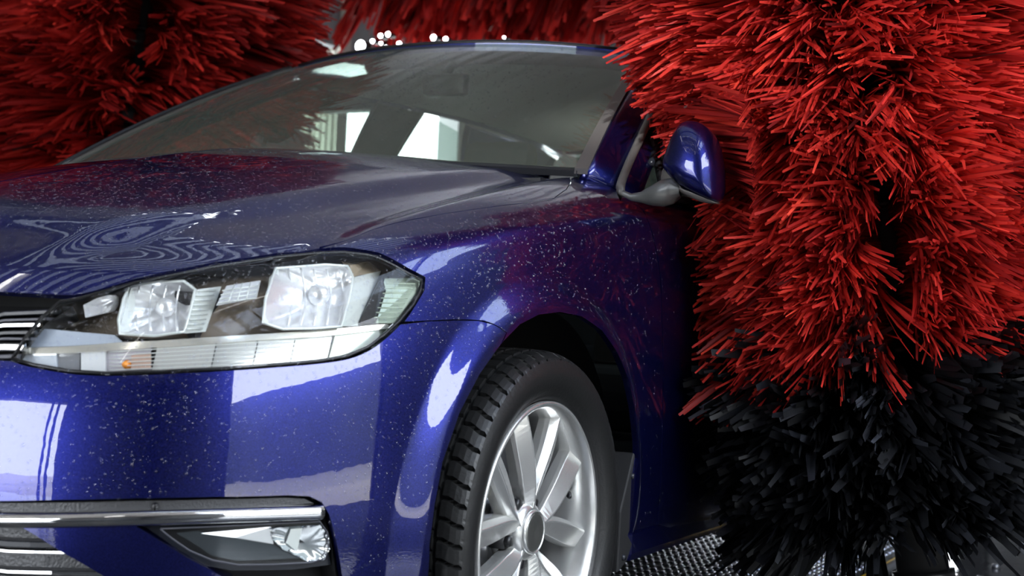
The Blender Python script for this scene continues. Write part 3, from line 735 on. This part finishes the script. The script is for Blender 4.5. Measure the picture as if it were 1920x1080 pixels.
def both(name, pts, rad, m, n=8):
    tube(name, pts, rad, m, CAR, n); tube(name, [(-p[0], p[1], p[2]) for p in pts], rad, m, CAR, n)
outp = [np.array(SIDE.ev(SIDE.px(x, y)[None])[0][0]) for x, y in [(1248, 150), (1230, 188), (1212, 228), (1190, 275), (1172, 315), (1160, 350), (1166, 369), (1180, 375)]]
both('window_frame', catmull([p+np.array([.004, 0, 0]) for p in outp], 4), .0095, TRIM)
both('window_frame', catmull([np.array(SIDE.ev(SIDE.px(x, y)[None])[0][0])+np.array([.003, 0, 0]) for x, y in [(1216, 238), (1228, 290), (1240, 352)]], 4), .010, BLACK)
both('window_frame', catmull([np.array(sp(y, z))+np.array([.004, 0, 0]) for y, z in [(.62, 1.02), (.72, 1.09), (.85, 1.175), (1.05, 1.285), (1.25, 1.362), (1.42, 1.385)]], 4), .008, GLOSS)
both('belt_seal', [np.array(sp(y, .952))+np.array([.006, 0, 0]) for y in (.56, .8, 1.2, 1.6, 2.0, 2.4)], .010, BLACK)
# rear window and tailgate top
rw = [(-.52, 2.98, 1.33), (.52, 2.98, 1.33), (.62, 3.30, .98), (-.62, 3.30, .98)]
mesh('rear_window', rw, [(0, 1, 2, 3)], SGLASS, CAR)
box('tailgate_edge', (-.55, 2.93, 1.33), (.55, 3.02, 1.37), PAINT, CAR, bev=.01)
# dashboard, seats
dash = box('dashboard', (-.66, .46, .70), (.66, .92, .945), BLACK, CAR, bev=.04)
for x in (-.36, .36):
    st = box('front_seat', (x-.24, 1.30, .38), (x+.24, 1.78, .55), FABRIC, CAR, bev=.06)
    b = box('backrest', (-.23, -.07, 0), (.23, .07, .60), FABRIC, st, bev=.06); b.location = (x, 1.80, .52); b.rotation_euler = (-.35, 0, 0)
    b = box('head_restraint', (-.13, -.05, 0), (.13, .05, .17), FABRIC, st, bev=.045); b.location = (x, 2.02, 1.10); b.rotation_euler = (-.25, 0, 0)
bb = box('rear_seat', (-.62, 2.35, .40), (.62, 2.85, .58), FABRIC, CAR, bev=.05)
b = box('backrest', (-.62, -.06, 0), (.62, .08, .56), FABRIC, bb, bev=.05); b.location = (0, 2.84, .5); b.rotation_euler = (-.3, 0, 0)
# inner mirror with its foot
im = box('inner_mirror', (-.065, -.02, -.03), (.065, .02, .03), BLACK, CAR, bev=.015)
pm = at(836, 160, Y=1.02); im.location = tuple(pm)
tube('mirror_stalk', [pm+np.array([0, .0, .03]), pm+np.array([0, .03, .06])], .012, BLACK, CAR)
# wing mirror: painted shell, black arm and foot
MC = at(1260, 306, Y=.44)
def ell(name, c, rad, m, parent, fn=None, nu=28, nv=18):
    V = []; F = []
    for i in range(nv+1):
        a = math.pi*i/nv
        for j in range(nu):
            b = 2*math.pi*j/nu; p = np.array([math.sin(a)*math.cos(b), math.sin(a)*math.sin(b), math.cos(a)])
            if fn: p = fn(p)
            V.append(np.array(c)+p*np.array(rad))
    for i in range(nv):
        for j in range(nu): F.append((i*nu+j, i*nu+(j+1) % nu, (i+1)*nu+(j+1) % nu, (i+1)*nu+j)[::-1])
    return mesh(name, V, F, m, parent, True)
def mshape(p):
    x, y, z = p; q = np.array([np.sign(x)*abs(x)**.8, y, np.sign(z)*abs(z)**.85])
    if y > 0: q[1] = y*.35
    q[0] *= 1-.22*max(0, z); q[0] += -.12*z
    if z > 0: q[0] *= 1-.30*z
    q[0] += .22*z
    return q
def pillow(name, poly, Y, bulge, back, m, parent, rings=8, cpx=None):
    """a housing blown up from its outline: bulging forwards, flatter behind"""
    rim = np.array([at(x, y, Y=Y) for x, y in catmull(poly, 5, True)]); n = len(rim)
    c = rim.mean(0) if cpx is None else np.array(at(cpx[0], cpx[1], Y=Y)); V = []; F = []
    for k in range(rings):
        t = k/rings; q = math.cos(t*math.pi/2)**.8
        for p in rim: V.append(c+(p-c)*q+np.array([0, -bulge*math.sin(t*math.pi/2)**1.0, 0]))
    V.append(c+np.array([0, -bulge, 0])); f0 = len(V)-1; b0 = len(V)
    for k in range(1, 5):
        t = k/5
        for p in rim: V.append(c+(p-c)*math.sqrt(1-t*t*.6)+np.array([0, back*t, 0]))
    V.append(c+np.array([0, back*.85, 0])); f1 = len(V)-1
    for k in range(rings-1):
        for i in range(n): F.append((k*n+i, k*n+(i+1) % n, (k+1)*n+(i+1) % n, (k+1)*n+i))
    for i in range(n): F.append(((rings-1)*n+i, (rings-1)*n+(i+1) % n, f0))
    for k in range(-1, 3):
        a = (0 if k < 0 else b0+k*n); b = b0+(k+1)*n
        for i in range(n): F.append((a+(i+1) % n, a+i, b+i, b+(i+1) % n))
    for i in range(n): F.append((b0+3*n+(i+1) % n, b0+3*n+i, f1))
    return mesh(name, V, F, m, parent, True)
wm = pillow('wing_mirror', [(1283, 229), (1266, 250), (1254, 278), (1246, 304), (1250, 322), (1272, 346), (1298, 362), (1326, 374), (1346, 377), (1352, 352), (1350, 300), (1338, 254), (1312, 230)], .46, .055, .07, PAINT, CAR, cpx=(1312, 318))
pillow('mirror_base', [(1247, 314), (1240, 336), (1262, 354), (1290, 368), (1320, 380), (1345, 381), (1322, 372), (1290, 358), (1264, 338)], .455, .02, .06, TRIM, wm)
SAT = mat('satin_black_plastic', (.05, .05, .048), .32)
foot = [(1168, 362, .36, .006), (1184, 370, .37, .0075), (1202, 370, .385, .011), (1222, 367, .40, .020), (1243, 362, .415, .0275), (1262, 358, .43, .026), (1278, 356, .45, .014)]
V = []; F = []; sec = 14
for x, y, Y, r in foot:
    p = at(x, y, Y=Y)
    for k in range(sec):
        a = 2*math.pi*k/sec; V.append(p+np.array([0, 1.1*r*math.cos(a), r*math.sin(a)]))
for i in range(len(foot)-1):
    for k in range(sec): F.append((i*sec+k, i*sec+(k+1) % sec, (i+1)*sec+(k+1) % sec, (i+1)*sec+k))
F.append(tuple(range(sec))); F.append(tuple(range(len(foot)*sec-1, (len(foot)-1)*sec-1, -1)))
mesh('mirror_arm', V, F, SAT, wm, True)

# ------------------------------------------------------------------ front wheel
WZ = .311
def wheel(cx, cy, sx, detail=True):
    """built at the hub, outer face towards +x, then mirrored for the right side"""
    def T(v): return [(cx+sx*p[0], cy+p[1], WZ+p[2]) for p in v]
    def lathe(name, prof, m, parent, n=96, mod=None, smooth=True, sharp=False):
        V = []; F = []
        for i in range(n):
            a = 2*math.pi*i/n
            for j, (x, r) in enumerate(prof):
                rr, xx = (mod(i, j, x, r) if mod else (r, x))
                V.append((xx, rr*math.sin(a), rr*math.cos(a)))
        k = len(prof)
        for i in range(n):
            for j in range(k-1):
                f = (i*k+j, i*k+j+1, ((i+1) % n)*k+j+1, ((i+1) % n)*k+j); F.append(f if sx > 0 else f[::-1])
        o = mesh(name, T(V), F, m, parent, smooth); return o
    rim = lathe('wheel', [(.062, .2285), (.070, .2285), (.0725, .225), (.070, .2195), (.055, .214), (.045, .2095), (.02, .204), (-.09, .198), (-.105, .21), (-.105, .228)], ALLOY, CAR, 128)
    # tyre with tread blocks
    n = 432
    prof = [(.058, .226), (.072, .232), (.0765, .236), (.078, .238), (.079, .241), (.0855, .247), (.092, .262), (.0945, .275), (.093, .290), (.0895, .298), (.0885, .3005), (.085, .304), (.079, .308), (.070, .3125), (.060, .3150), (.050, .3162), (.0495, .309), (.0425, .309), (.042, .3168), (.018, .3175), (.0175, .309), (.0095, .309), (.009, .3175), (-.009, .3175), (-.0095, .309), (-.0175, .309), (-.018, .3175), (-.042, .3168), (-.0425, .309), (-.0495, .309), (-.05, .3162), (-.07, .3125), (-.085, .304), (-.0945, .275), (-.078, .240), (-.072, .232), (-.058, .226)]
    prof = [(x-.006, r) for x, r in prof]
    def mod(i, j, x, r):
        g = (i+int(abs(j-15)*.7)) % 7 == 0
        if (11 <= j <= 15 or 29 <= j <= 32) and g: return r-.007, x-(.004 if j < 14 else 0)*np.sign(x)
        if 18 <= j <= 27 and r > .31 and (i % 7 == 3): return r-.005, x
        if j in (9, 10) and i % 7 == 0: return r-.0012, x
        return r, x
    ty = lathe('tyre', prof, RUBBER, rim, n, mod, False)
    me = ty.data; nj = len(prof)-1
    me.polygons.foreach_set('use_smooth', [((p % nj) < 9 or (p % nj) > 32) for p in range(len(me.polygons))])
    # brake disc, and a black sheet standing for deep shade behind the spokes
    lathe('brake_disc', [(-.045, .05), (.0, .06), (.002, .085), (-.03, .088), (-.03, .150), (-.04, .150)], STEEL, rim, 64)
    lathe('shade_backing', [(-.034, .0), (-.034, .155), (-.036, .200), (-.10, .2005)], MATT, rim, 48)
    if not detail: nsp = 5
    hubp = [(.030, .0), (.052, .018), (.052, .036), (.046, .043), (.040, .050), (.02, .075), (-.02, .080)]
    lathe('hub', [(.045, .0), (.052, .034), (.051, .040), (.046, .048), (.036, .052), (.015, .058), (-.02, .06)], ALLOY, rim, 60)
    lathe('hub_cap', [(.0545, .0), (.0565, .010), (.0575, .020), (.0578, .031), (.056, .0335), (.050, .035)], CAPM, rim, 48)
    lathe('cap_ring', [(.053, .0345), (.0575, .0350), (.0575, .0375), (.050, .039)], ALLOY, rim, 48)
    # spokes: five V pairs
    def spoke(a0, a1, side):
        V = []; F = []; ns = 22
        for i in range(ns+1):
            t = i/ns; r = .036+(.2165-.036)*t
            a = a0+(a1-a0)*(t**.8)+side*.06*math.sin(t*math.pi)
            w = .0135+.007*math.sin(t*math.pi*.8)+.0035*t
            if t < .25: w *= .75+t
            x = .050+.012*math.sin(t*2.2)-.010*t+.004*t*t
            er = np.array([0, math.sin(a), math.cos(a)]); et = np.array([0, math.cos(a), -math.sin(a)])
            rid = -side*w*.50         # ridge sits towards the V's inner edge
            sec = [(-w*1.05, -.036), (-w*1.02, -.016), (-w*.95, -.010), (rid-.0018, -.0), (rid+.0018, -.0), (w*.95, -.010), (w*1.02, -.016), (w*1.05, -.036)]
            for s, d in sec: V.append(er*r+et*s+np.array([x+d*(1 if abs(d) > .02 else 1+.5*t), 0, 0]))
        k = 8
        for i in range(ns):
            for j in range(k-1):
                f = (i*k+j, i*k+j+1, (i+1)*k+j+1, (i+1)*k+j); F.append(f if sx > 0 else f[::-1])
        F.append(tuple(range(k))); F.append(tuple(ns*k+j for j in range(k-1, -1, -1)))
        o = mesh('spoke', T(V), F, ALLOY, rim, True)
        md = o.modifiers.new('b', 'BEVEL'); md.width = .0012; md.segments = 2; md.limit_method = 'ANGLE'; md.angle_limit = .45
        o.data.shade_flat() if hasattr(o.data, 'shade_flat') else None
        o.data.polygons.foreach_set('use_smooth', [False]*len(o.data.polygons))
        return o
    for k in range(5):
        ap = math.radians(6+72*k)
        for s in (-1, 1): spoke(ap+s*math.radians(3), ap+s*math.radians(21), s)
    if not detail: return rim
    for k in range(5):
        a = math.radians(42+72*k); y, z = .056*math.sin(a), .056*math.cos(a)
        P = T([(.012, y, z), (.036, y, z), (.040, y, z)])
        tube('wheel_bolt', P, [.0115, .0115, .009], BLACK, rim, 6)
        P = T([(.0, y, z), (.030, y, z)]); tube('bolt_well', P, .0150, MATT, rim, 16)
    # valve
    a = math.radians(75); P = T([(.02, .200*math.sin(a), .200*math.cos(a)), (.034, .184*math.sin(a), .184*math.cos(a)), (.042, .172*math.sin(a), .172*math.cos(a))])
    tube('tyre_valve', P, [.0065, .006, .004], BLACK, rim, 10)
    # caliper
    V = []; F = []
    for i in range(9):
        a = math.radians(-110+i*7.5)
        for x, r in ((-.045, .105), (.0, .105), (.012, .125), (.008, .165), (-.045, .168)): V.append((x, r*math.sin(a), r*math.cos(a)))
    for i in range(8):
        for j in range(5): F.append((i*5+j, i*5+(j+1) % 5, (i+1)*5+(j+1) % 5, (i+1)*5+j))
    F += [(0, 1, 2, 3, 4), (44, 43, 42, 41, 40)]
    mesh('brake_caliper', T(V), F, mat('cast_iron', (.16, .15, .12), .5, .6, noise=.2), rim)
    return rim
wheel(.795, 0, 1); wheel(-.795, 0, -1, False); wheel(.80, 2.63, 1, False); wheel(-.80, 2.63, -1, False)
# wheel arch liner
for sx in (1, -1):
    V = []; F = []; n = 30
    for i in range(n+1):
        a = math.radians(-108+i*216/n)
        for x, r in ((.835, .365), (.80, .385), (.50, .39), (.50, .02)): V.append((sx*x, r*math.sin(a), .337+r*math.cos(a)))
    for i in range(n):
        for j in range(3): F.append((i*4+j, i*4+j+1, (i+1)*4+j+1, (i+1)*4+j))
    mesh('arch_liner', V, F, MATT, CAR, True)
# splash flap behind the wheel, with its bolts
fl = [(1190, 848), (1199, 860), (1201, 905), (1192, 960), (1178, 1004), (1186, 1020), (1176, 1052), (1158, 1075), (1164, 960)]
P = [at(x, y, X=.884) for x, y in fl]; n = len(P); Q = [p+np.array([-.10, -.01, 0]) for p in P]
f = mesh('splash_flap', P+Q, [tuple(range(n)), tuple(range(2*n-1, n-1, -1))]+[(i, n+i, n+(i+1) % n, (i+1) % n) for i in range(n)], MATT, CAR)
md = f.modifiers.new('b', 'BEVEL'); md.width = .003; md.segments = 2
for x, y in ((1185, 893), (1168, 1045)):
    p = at(x, y, X=.884); tube('flap_bolt', [p-np.array([.005, 0, 0]), p+np.array([.005, 0, 0])], [.008, .005], GLOSS, CAR, 10)
# ------------------------------------------------------------------ brushes
REDB = attr_mat('red_bristle', .5, .3, .25)
BLKB = attr_mat('black_foam_bristle', .45, .5, 0)
def strips(name, C, Wd, tone, m, parent, wdir):
    """C: (n, k, 3) centre lines, Wd: (n, k) half widths, wdir: (n, k, 3) width directions"""
    n, k, _ = C.shape; V = np.stack([C-wdir*Wd[..., None], C+wdir*Wd[..., None]], 2).reshape(-1, 3)
    base = (np.arange(n)[:, None]*k+np.arange(k-1)[None])*2
    F = np.stack([base, base+1, base+3, base+2], -1).reshape(-1, 4)
    me = bpy.data.meshes.new(name); me.vertices.add(len(V)); me.vertices.foreach_set('co', V.ravel())
    me.loops.add(F.size); me.loops.foreach_set('vertex_index', F.ravel().astype(np.int32))
    me.polygons.add(len(F)); me.polygons.foreach_set('loop_start', np.arange(0, F.size, 4, dtype=np.int32)); me.polygons.foreach_set('loop_total', np.full(len(F), 4, np.int32))
    me.update(calc_edges=True)
    a = me.color_attributes.new('tone', 'FLOAT_COLOR', 'POINT')
    col = np.repeat(np.concatenate([tone, np.ones((n, 1))], 1), k*2, 0).astype(np.float32); a.data.foreach_set('color', col.ravel())
    o = link(me, name, m, parent, False); o['kind'] = 'stuff'; return o
def red_tone(n, cl, dark=1.):
    v = np.clip(RNG.beta(2.4, 1.3, n)*.9+cl*.30, 0.05, 1.1)*dark
    return np.stack([.92*v, .032*v+.040*v**3, .030*v+.012*v**2], 1)
def upright_brush(name, label, base, top, z0, z1, rad, ncl, per, tonefn, m, partname, limit=None, width=(.003, .008), K=8, gapdir=None, swirl=.35, droop=.10, core=True, parent=None, gaps=True):
    base = np.array(base, float); top = np.array(top, float); ax = top-base; H = np.linalg.norm(ax); ax /= H
    if parent is None:
        parent = tag(empty(name, tuple(base)), label, 'brush')
        tube('brush_core', [base*0, top-base], .055, MATT, parent, 20)
        for h in np.arange(.12, H, .16): tube('core_ring', [ax*h-ax*.010, ax*h+ax*.010], .066, BLACK, parent, 20)
    e1 = np.cross(ax, [0, 1., 0]); e1 /= np.linalg.norm(e1); e2 = np.cross(ax, e1)
    zz = RNG.uniform(z0, z1, ncl); ph = RNG.uniform(0, 2*np.pi, ncl)
    if gapdir is not None:
        g = np.angle(np.exp(1j*(ph-gapdir))); wide = .13+.10*np.sin(zz*9)+.06*np.sin(zz*31)
        wide = wide*1.05; sh = np.where(np.abs(g) < wide*2, np.sign(g)*(wide-np.abs(g)*.5), 0); ph = ph+sh
    cl = RNG.normal(0, .35, ncl); rl = RNG.normal(1, .05, ncl); sw = RNG.normal(swirl, .14, ncl); dr = RNG.normal(droop, .05, ncl)
    z = np.repeat(zz, per)+RNG.normal(0, .006, ncl*per); p = np.repeat(ph, per)+RNG.normal(0, .028, ncl*per)
    n = ncl*per; rl = np.repeat(rl, per)*RNG.uniform(.82, 1.03, n); sw = np.repeat(sw, per)+RNG.normal(0, .03, n); dr = np.repeat(dr, per)+RNG.normal(0, .018, n)
    t = np.linspace(0, 1, K)[None]; R = (rad(z) if callable(rad) else rad)*rl
    rr = .05+(R[:, None]-.05)*t; pp = p[:, None]+sw[:, None]*t**1.6+RNG.normal(0, .010, n)[:, None]*np.sin(t*7+RNG.uniform(0, 6, n)[:, None])
    zz2 = z[:, None]-dr[:, None]*t**2*1.0+RNG.normal(0, .003, n)[:, None]*np.sin(t*6+RNG.uniform(0, 6, n)[:, None])
    c0 = (base+ax*0)[None, None]; hz = (zz2-base[2])/ax[2]
    C = c0+ax*hz[..., None]+e1*(rr*np.cos(pp))[..., None]+e2*(rr*np.sin(pp))[..., None]
    if limit is not None: C = limit(C)
    tang = np.gradient(C, axis=1); tang /= np.linalg.norm(tang, axis=2)[..., None]+1e-9
    q = RNG.normal(0, 1, (n, 1, 3))*.6+np.array([0, 0, 1.])*1.1; wd = q-tang*np.sum(q*tang, 2)[..., None]; wd /= np.linalg.norm(wd, axis=2)[..., None]+1e-9
    Wd = RNG.uniform(*width, n)[:, None]*(.55+.9*t)*np.where(t > .98, .55, 1.)
    strips(partname, C-base, Wd, tonefn(n, np.repeat(cl, per)), m, parent, wd)
    return parent
def near_limit(C):
    C = C.copy(); z = C[..., 2]; lim = np.where(z < .95, .895, .84-.50*np.maximum(z-.95, 0)+.02)
    lim = np.where(z > 1.42, -9, lim); lim = np.where((z > .86) & (z < 1.13) & (C[..., 1] < .56), 1.06, lim)
    dx = np.maximum(lim-C[..., 0], 0); C[..., 0] += dx; C[..., 1] -= dx*.10
    return C
# near right brush: red above, black foam below, on one shaft
B0 = (1.345, .92, .05); B1 = (.985, .92, 2.5)
GD = None
def gapangle(base, top):
    base = np.array(base); top = np.array(top); ax = (top-base)/np.linalg.norm(top-base)
    e1 = np.cross(ax, [0, 1., 0]); e1 /= np.linalg.norm(e1); e2 = np.cross(ax, e1); d = CAMP-(base+top)/2
    return math.atan2(d@e2, d@e1)
g = gapangle(B0, B1)
nb = upright_brush('washing_brush', 'large upright red bristle brush with black foam lower part, in front of the car door', B0, B1, .66, 2.2, (lambda z: np.interp(z, [.5, .95, 1.1, 1.22, 1.35, 2], [.47, .46, .47, .52, .57, .58])), 3600, 13, red_tone, REDB, 'red_bristles', near_limit, gapdir=g, width=(.0014, .0036), swirl=.04, droop=.07)
def black_tone(n, cl):
    v = np.clip(.5+RNG.normal(0, .3, n)+cl*.5, .08, 1.6); w = RNG.random(n) < .05
    v = np.where(w, 2.2, v); return np.stack([.013*v, .014*v, .018*v], 1)
upright_brush('x', '', B0, B1, .32, .66, (lambda z: np.interp(z, [.3, .6], [.40, .47])), 900, 12, black_tone, BLKB, 'black_bristles', near_limit, gapdir=g, width=(.003, .009), parent=nb, swirl=.1, droop=.05, K=7)
# far left brush beyond the car
def far_limit(C):
    C = C.copy(); z = C[..., 2]; lim = np.where(z < .98, -.92, -.86+.50*np.maximum(z-.95, 0)-.03); lim = np.where(z > 1.45, 9, lim)
    dx = np.maximum(C[..., 0]-lim, 0); C[..., 0] -= dx; C[..., 1] += dx*.3
    return C
F0 = (-1.66, 1.5, .05); F1 = (-1.36, 1.5, 2.6)
g = gapangle(F0, F1)
def red_far(n, cl): return red_tone(n, cl, .9)
upright_brush('washing_brush', 'upright red bristle brush standing on the far side of the car, at the left edge', F0, F1, .6, 2.3, .63, 2400, 10, red_far, REDB, 'red_bristles', far_limit, gapdir=g, width=(.002, .0055), swirl=.04, droop=.07)
# horizontal roller above and behind the roof
R0 = np.array([-2.0, 3.75, 2.50]); R1 = np.array([1.6, 3.75, 2.40])
rt = tag(empty('roller_brush', tuple(R0)), 'horizontal red roller brush with long bristles hanging behind the car roof', 'brush')
tube('brush_core', [R0*0, R1-R0], .07, MATT, rt, 20)
n = 5200; K = 8; t = np.linspace(0, 1, K)[None]
u = np.repeat(RNG.uniform(0, 1, n//8), 8)+RNG.normal(0, .004, n); ph = np.repeat(RNG.uniform(-1.9, 1.9, n//8), 8)+RNG.normal(0, .05, n)
L = np.repeat(RNG.normal(.54, .03, n//8), 8)*RNG.uniform(.85, 1.02, n); lean = np.repeat(RNG.normal(-.12, .07, n//8), 8)
C = np.zeros((n, K, 3)); rr = .06+(L[:, None]-.06)*t; pa = ph[:, None]*(1-.35*t**1.5)
C[..., 0] = (u*(R1-R0)[0])[:, None]+lean[:, None]*t**1.4+RNG.normal(0, .006, n)[:, None]*np.sin(t*6)
C[..., 1] = -rr*np.sin(pa); C[..., 2] = -rr*np.cos(pa)+(u*(R1-R0)[2])[:, None]
tang = np.gradient(C, axis=1); tang /= np.linalg.norm(tang, axis=2)[..., None]
q = RNG.normal(0, 1, (n, 1, 3)); wd = q-tang*np.sum(q*tang, 2)[..., None]; wd /= np.linalg.norm(wd, axis=2)[..., None]
strips('red_bristles', C, RNG.uniform(.004, .009, n)[:, None]*(.6+.8*t), red_tone(n, np.repeat(RNG.normal(0, .3, n//8), 8), .8), REDB, rt, wd)

# ------------------------------------------------------------------ floor grating and fittings
t = tag(empty('perforated_floor_plate', (0, 0, .0)), 'wet dark perforated steel floor plate with raised rings, under the car sill', 'grating')
PLM = mat('dark_wet_steel', (.018, .018, .019), .42, .3, noise=.3, nscale=12)
RINGM = mat('wet_ring_steel', (.62, .64, .72), .16, .9)
box('plate', (.02, .6, .001), (.99, 3.3, .010), PLM, t)
V = []; F = []; px = .0325; py = .046; seg = 10
for i in range(29):
    for j in range(56):
        x = .05+i*px; y = .64+j*py+(py/2 if i % 2 else 0); b0 = len(V)
        for r, z in ((.0120, .010), (.0105, .0135), (.0080, .0140), (.0060, .0128)):
            for k in range(seg): a = 2*math.pi*k/seg; V.append((x+r*math.cos(a), y+r*math.sin(a), z))
        F.append(tuple(b0+3*seg+k for k in range(seg)))
        for q in range(3):
            for k in range(seg): F.append((b0+q*seg+k, b0+q*seg+(k+1) % seg, b0+(q+1)*seg+(k+1) % seg, b0+(q+1)*seg+k))
o = mesh('raised_rings', V, F, RINGM, t, True); o['kind'] = 'stuff'
YEL = mat('yellow_edge_paint', (.75, .45, .02), .35, noise=.2)
tag(box('yellow_edge_strip', (1.0, 1.2, .001), (1.035, 3.3, .014), YEL), 'yellow painted strip along the edge of the perforated plate', 'strip')
t = tag(empty('guide_rail', (1.09, 0, .0)), 'flat black steel guide rail with bolts beside the yellow strip', 'rail')
box('rail_plate', (-.045, 1.0, .0), (.45, 3.0, .018), mat('black_wet_plate', (.02, .021, .024), .12, .3, bump=.15, bscale=30), t, bev=.004)
tube('rail_tube', [(-.03, 1.2, .032), (-.03, 3.0, .032)], .015, STEEL, t, 12)
for y in (1.85, 2.1, 2.6):
    tube('rail_bolt', [(.20, y, .016), (.20, y, .030)], [.014, .010], STEEL, t, 8)

# ------------------------------------------------------------------ water drops on the car
def inpoly(P, poly):
    q = np.array(poly, float); x, y = P[:, 0][:, None], P[:, 1][:, None]; x1, y1 = q[:, 0], q[:, 1]; x2, y2 = np.roll(x1, -1), np.roll(y1, -1)
    return (((y1 > y) != (y2 > y)) & (x < (x2-x1)*(y-y1)/(y2-y1+1e-12)+x1)).sum(1) % 2 == 1
def drops(name, surf, n, rmin, rmax, keep, m, off=0., uvbox=(0, 1, 0, 1), stretch=1.3):
    uv = np.stack([RNG.uniform(uvbox[0], uvbox[1], n), RNG.uniform(uvbox[2], uvbox[3], n)], 1)
    P, N = surf.ev(uv); ok = keep(P, N); P, N = P[ok], N[ok]; P = P-N*off; n = len(P)
    r = rmin+(rmax-rmin)*RNG.random(n)**2.6
    dn = np.array([0, 0, -1.])-N*(-N[:, 2:3]); ln = np.linalg.norm(dn, axis=1)[:, None]; dn = np.where(ln > 1e-3, dn/np.maximum(ln, 1e-6), [[1, 0, 0]])
    sd = np.cross(N, dn); V = np.zeros((n, 13, 3)); s = 1+RNG.random(n)*(stretch-1)*2*np.minimum(ln[:, 0], 1)
    for q, (a, h) in enumerate(((1., 0.), (.72, .42))):
        for k in range(6):
            an = math.pi/3*k+q*.3; V[:, q*6+k] = P+dn*(r*s*a*math.cos(an))[:, None]+sd*(r*a*math.sin(an)*(1+.2*np.sin(k*2+r*9e3)))[:, None]+N*(r*h)[:, None]
    V[:, 12] = P+N*(r*.60)[:, None]
    f = [(k, (k+1) % 6, 6+(k+1) % 6, 6+k) for k in range(6)]; g = [(6+k, 6+(k+1) % 6, 12) for k in range(6)]
    F = []
    for i in range(n):
        b = i*13; F += [tuple(b+x for x in q) for q in f]+[tuple(b+x for x in q) for q in g]
    o = mesh(name, V.reshape(-1, 3), F, m, CAR, True); o['kind'] = 'stuff'; return o
GR = [(-200, 560), (128, 557), (75, 594), (44, 632), (18, 676), (-200, 676)]
FB = [(-200, 940), (0, 941), (250, 936), (540, 930), (580, 932), (603, 943), (626, 1000), (640, 1078), (660, 1300), (-200, 1300)]
def keep_body(P, N):
    q = proj(P); v = CAMP-P; face = np.sum(v*N, 1) > 0
    ok = face & (q[:, 0] > -60) & (q[:, 0] < 1420) & (q[:, 1] > 250) & (q[:, 1] < 1130) & (P[:, 2] > .2) & (P[:, 1] < 1.2)
    ok &= ~inpoly(q, GR) & ~inpoly(q, FB) & ~(np.hypot(P[:, 1]-ARC[0], P[:, 2]-ARC[1]) < .37)
    ok &= ~((P[:, 2] > .93) & (P[:, 0] > .70)) & ~((P[:, 1] > .25) & (P[:, 2] > .9) & (np.abs(P[:, 0]) > .68)) & ~((P[:, 1] > .2) & (P[:, 2] > .97))
    return ok & ((P[:, 1] < .1) | (RNG.random(len(P)) < .6))
drops('water_drops', BODY, 33000, .0007, .0026, keep_body, DROP)
def keep_ws(P, N): return (np.sum((CAMP-P)*N, 1) > 0)
drops('windscreen_drops', WS, 4200, .0009, .0026, keep_ws, DROP, uvbox=(.05, .95, .04, .96))
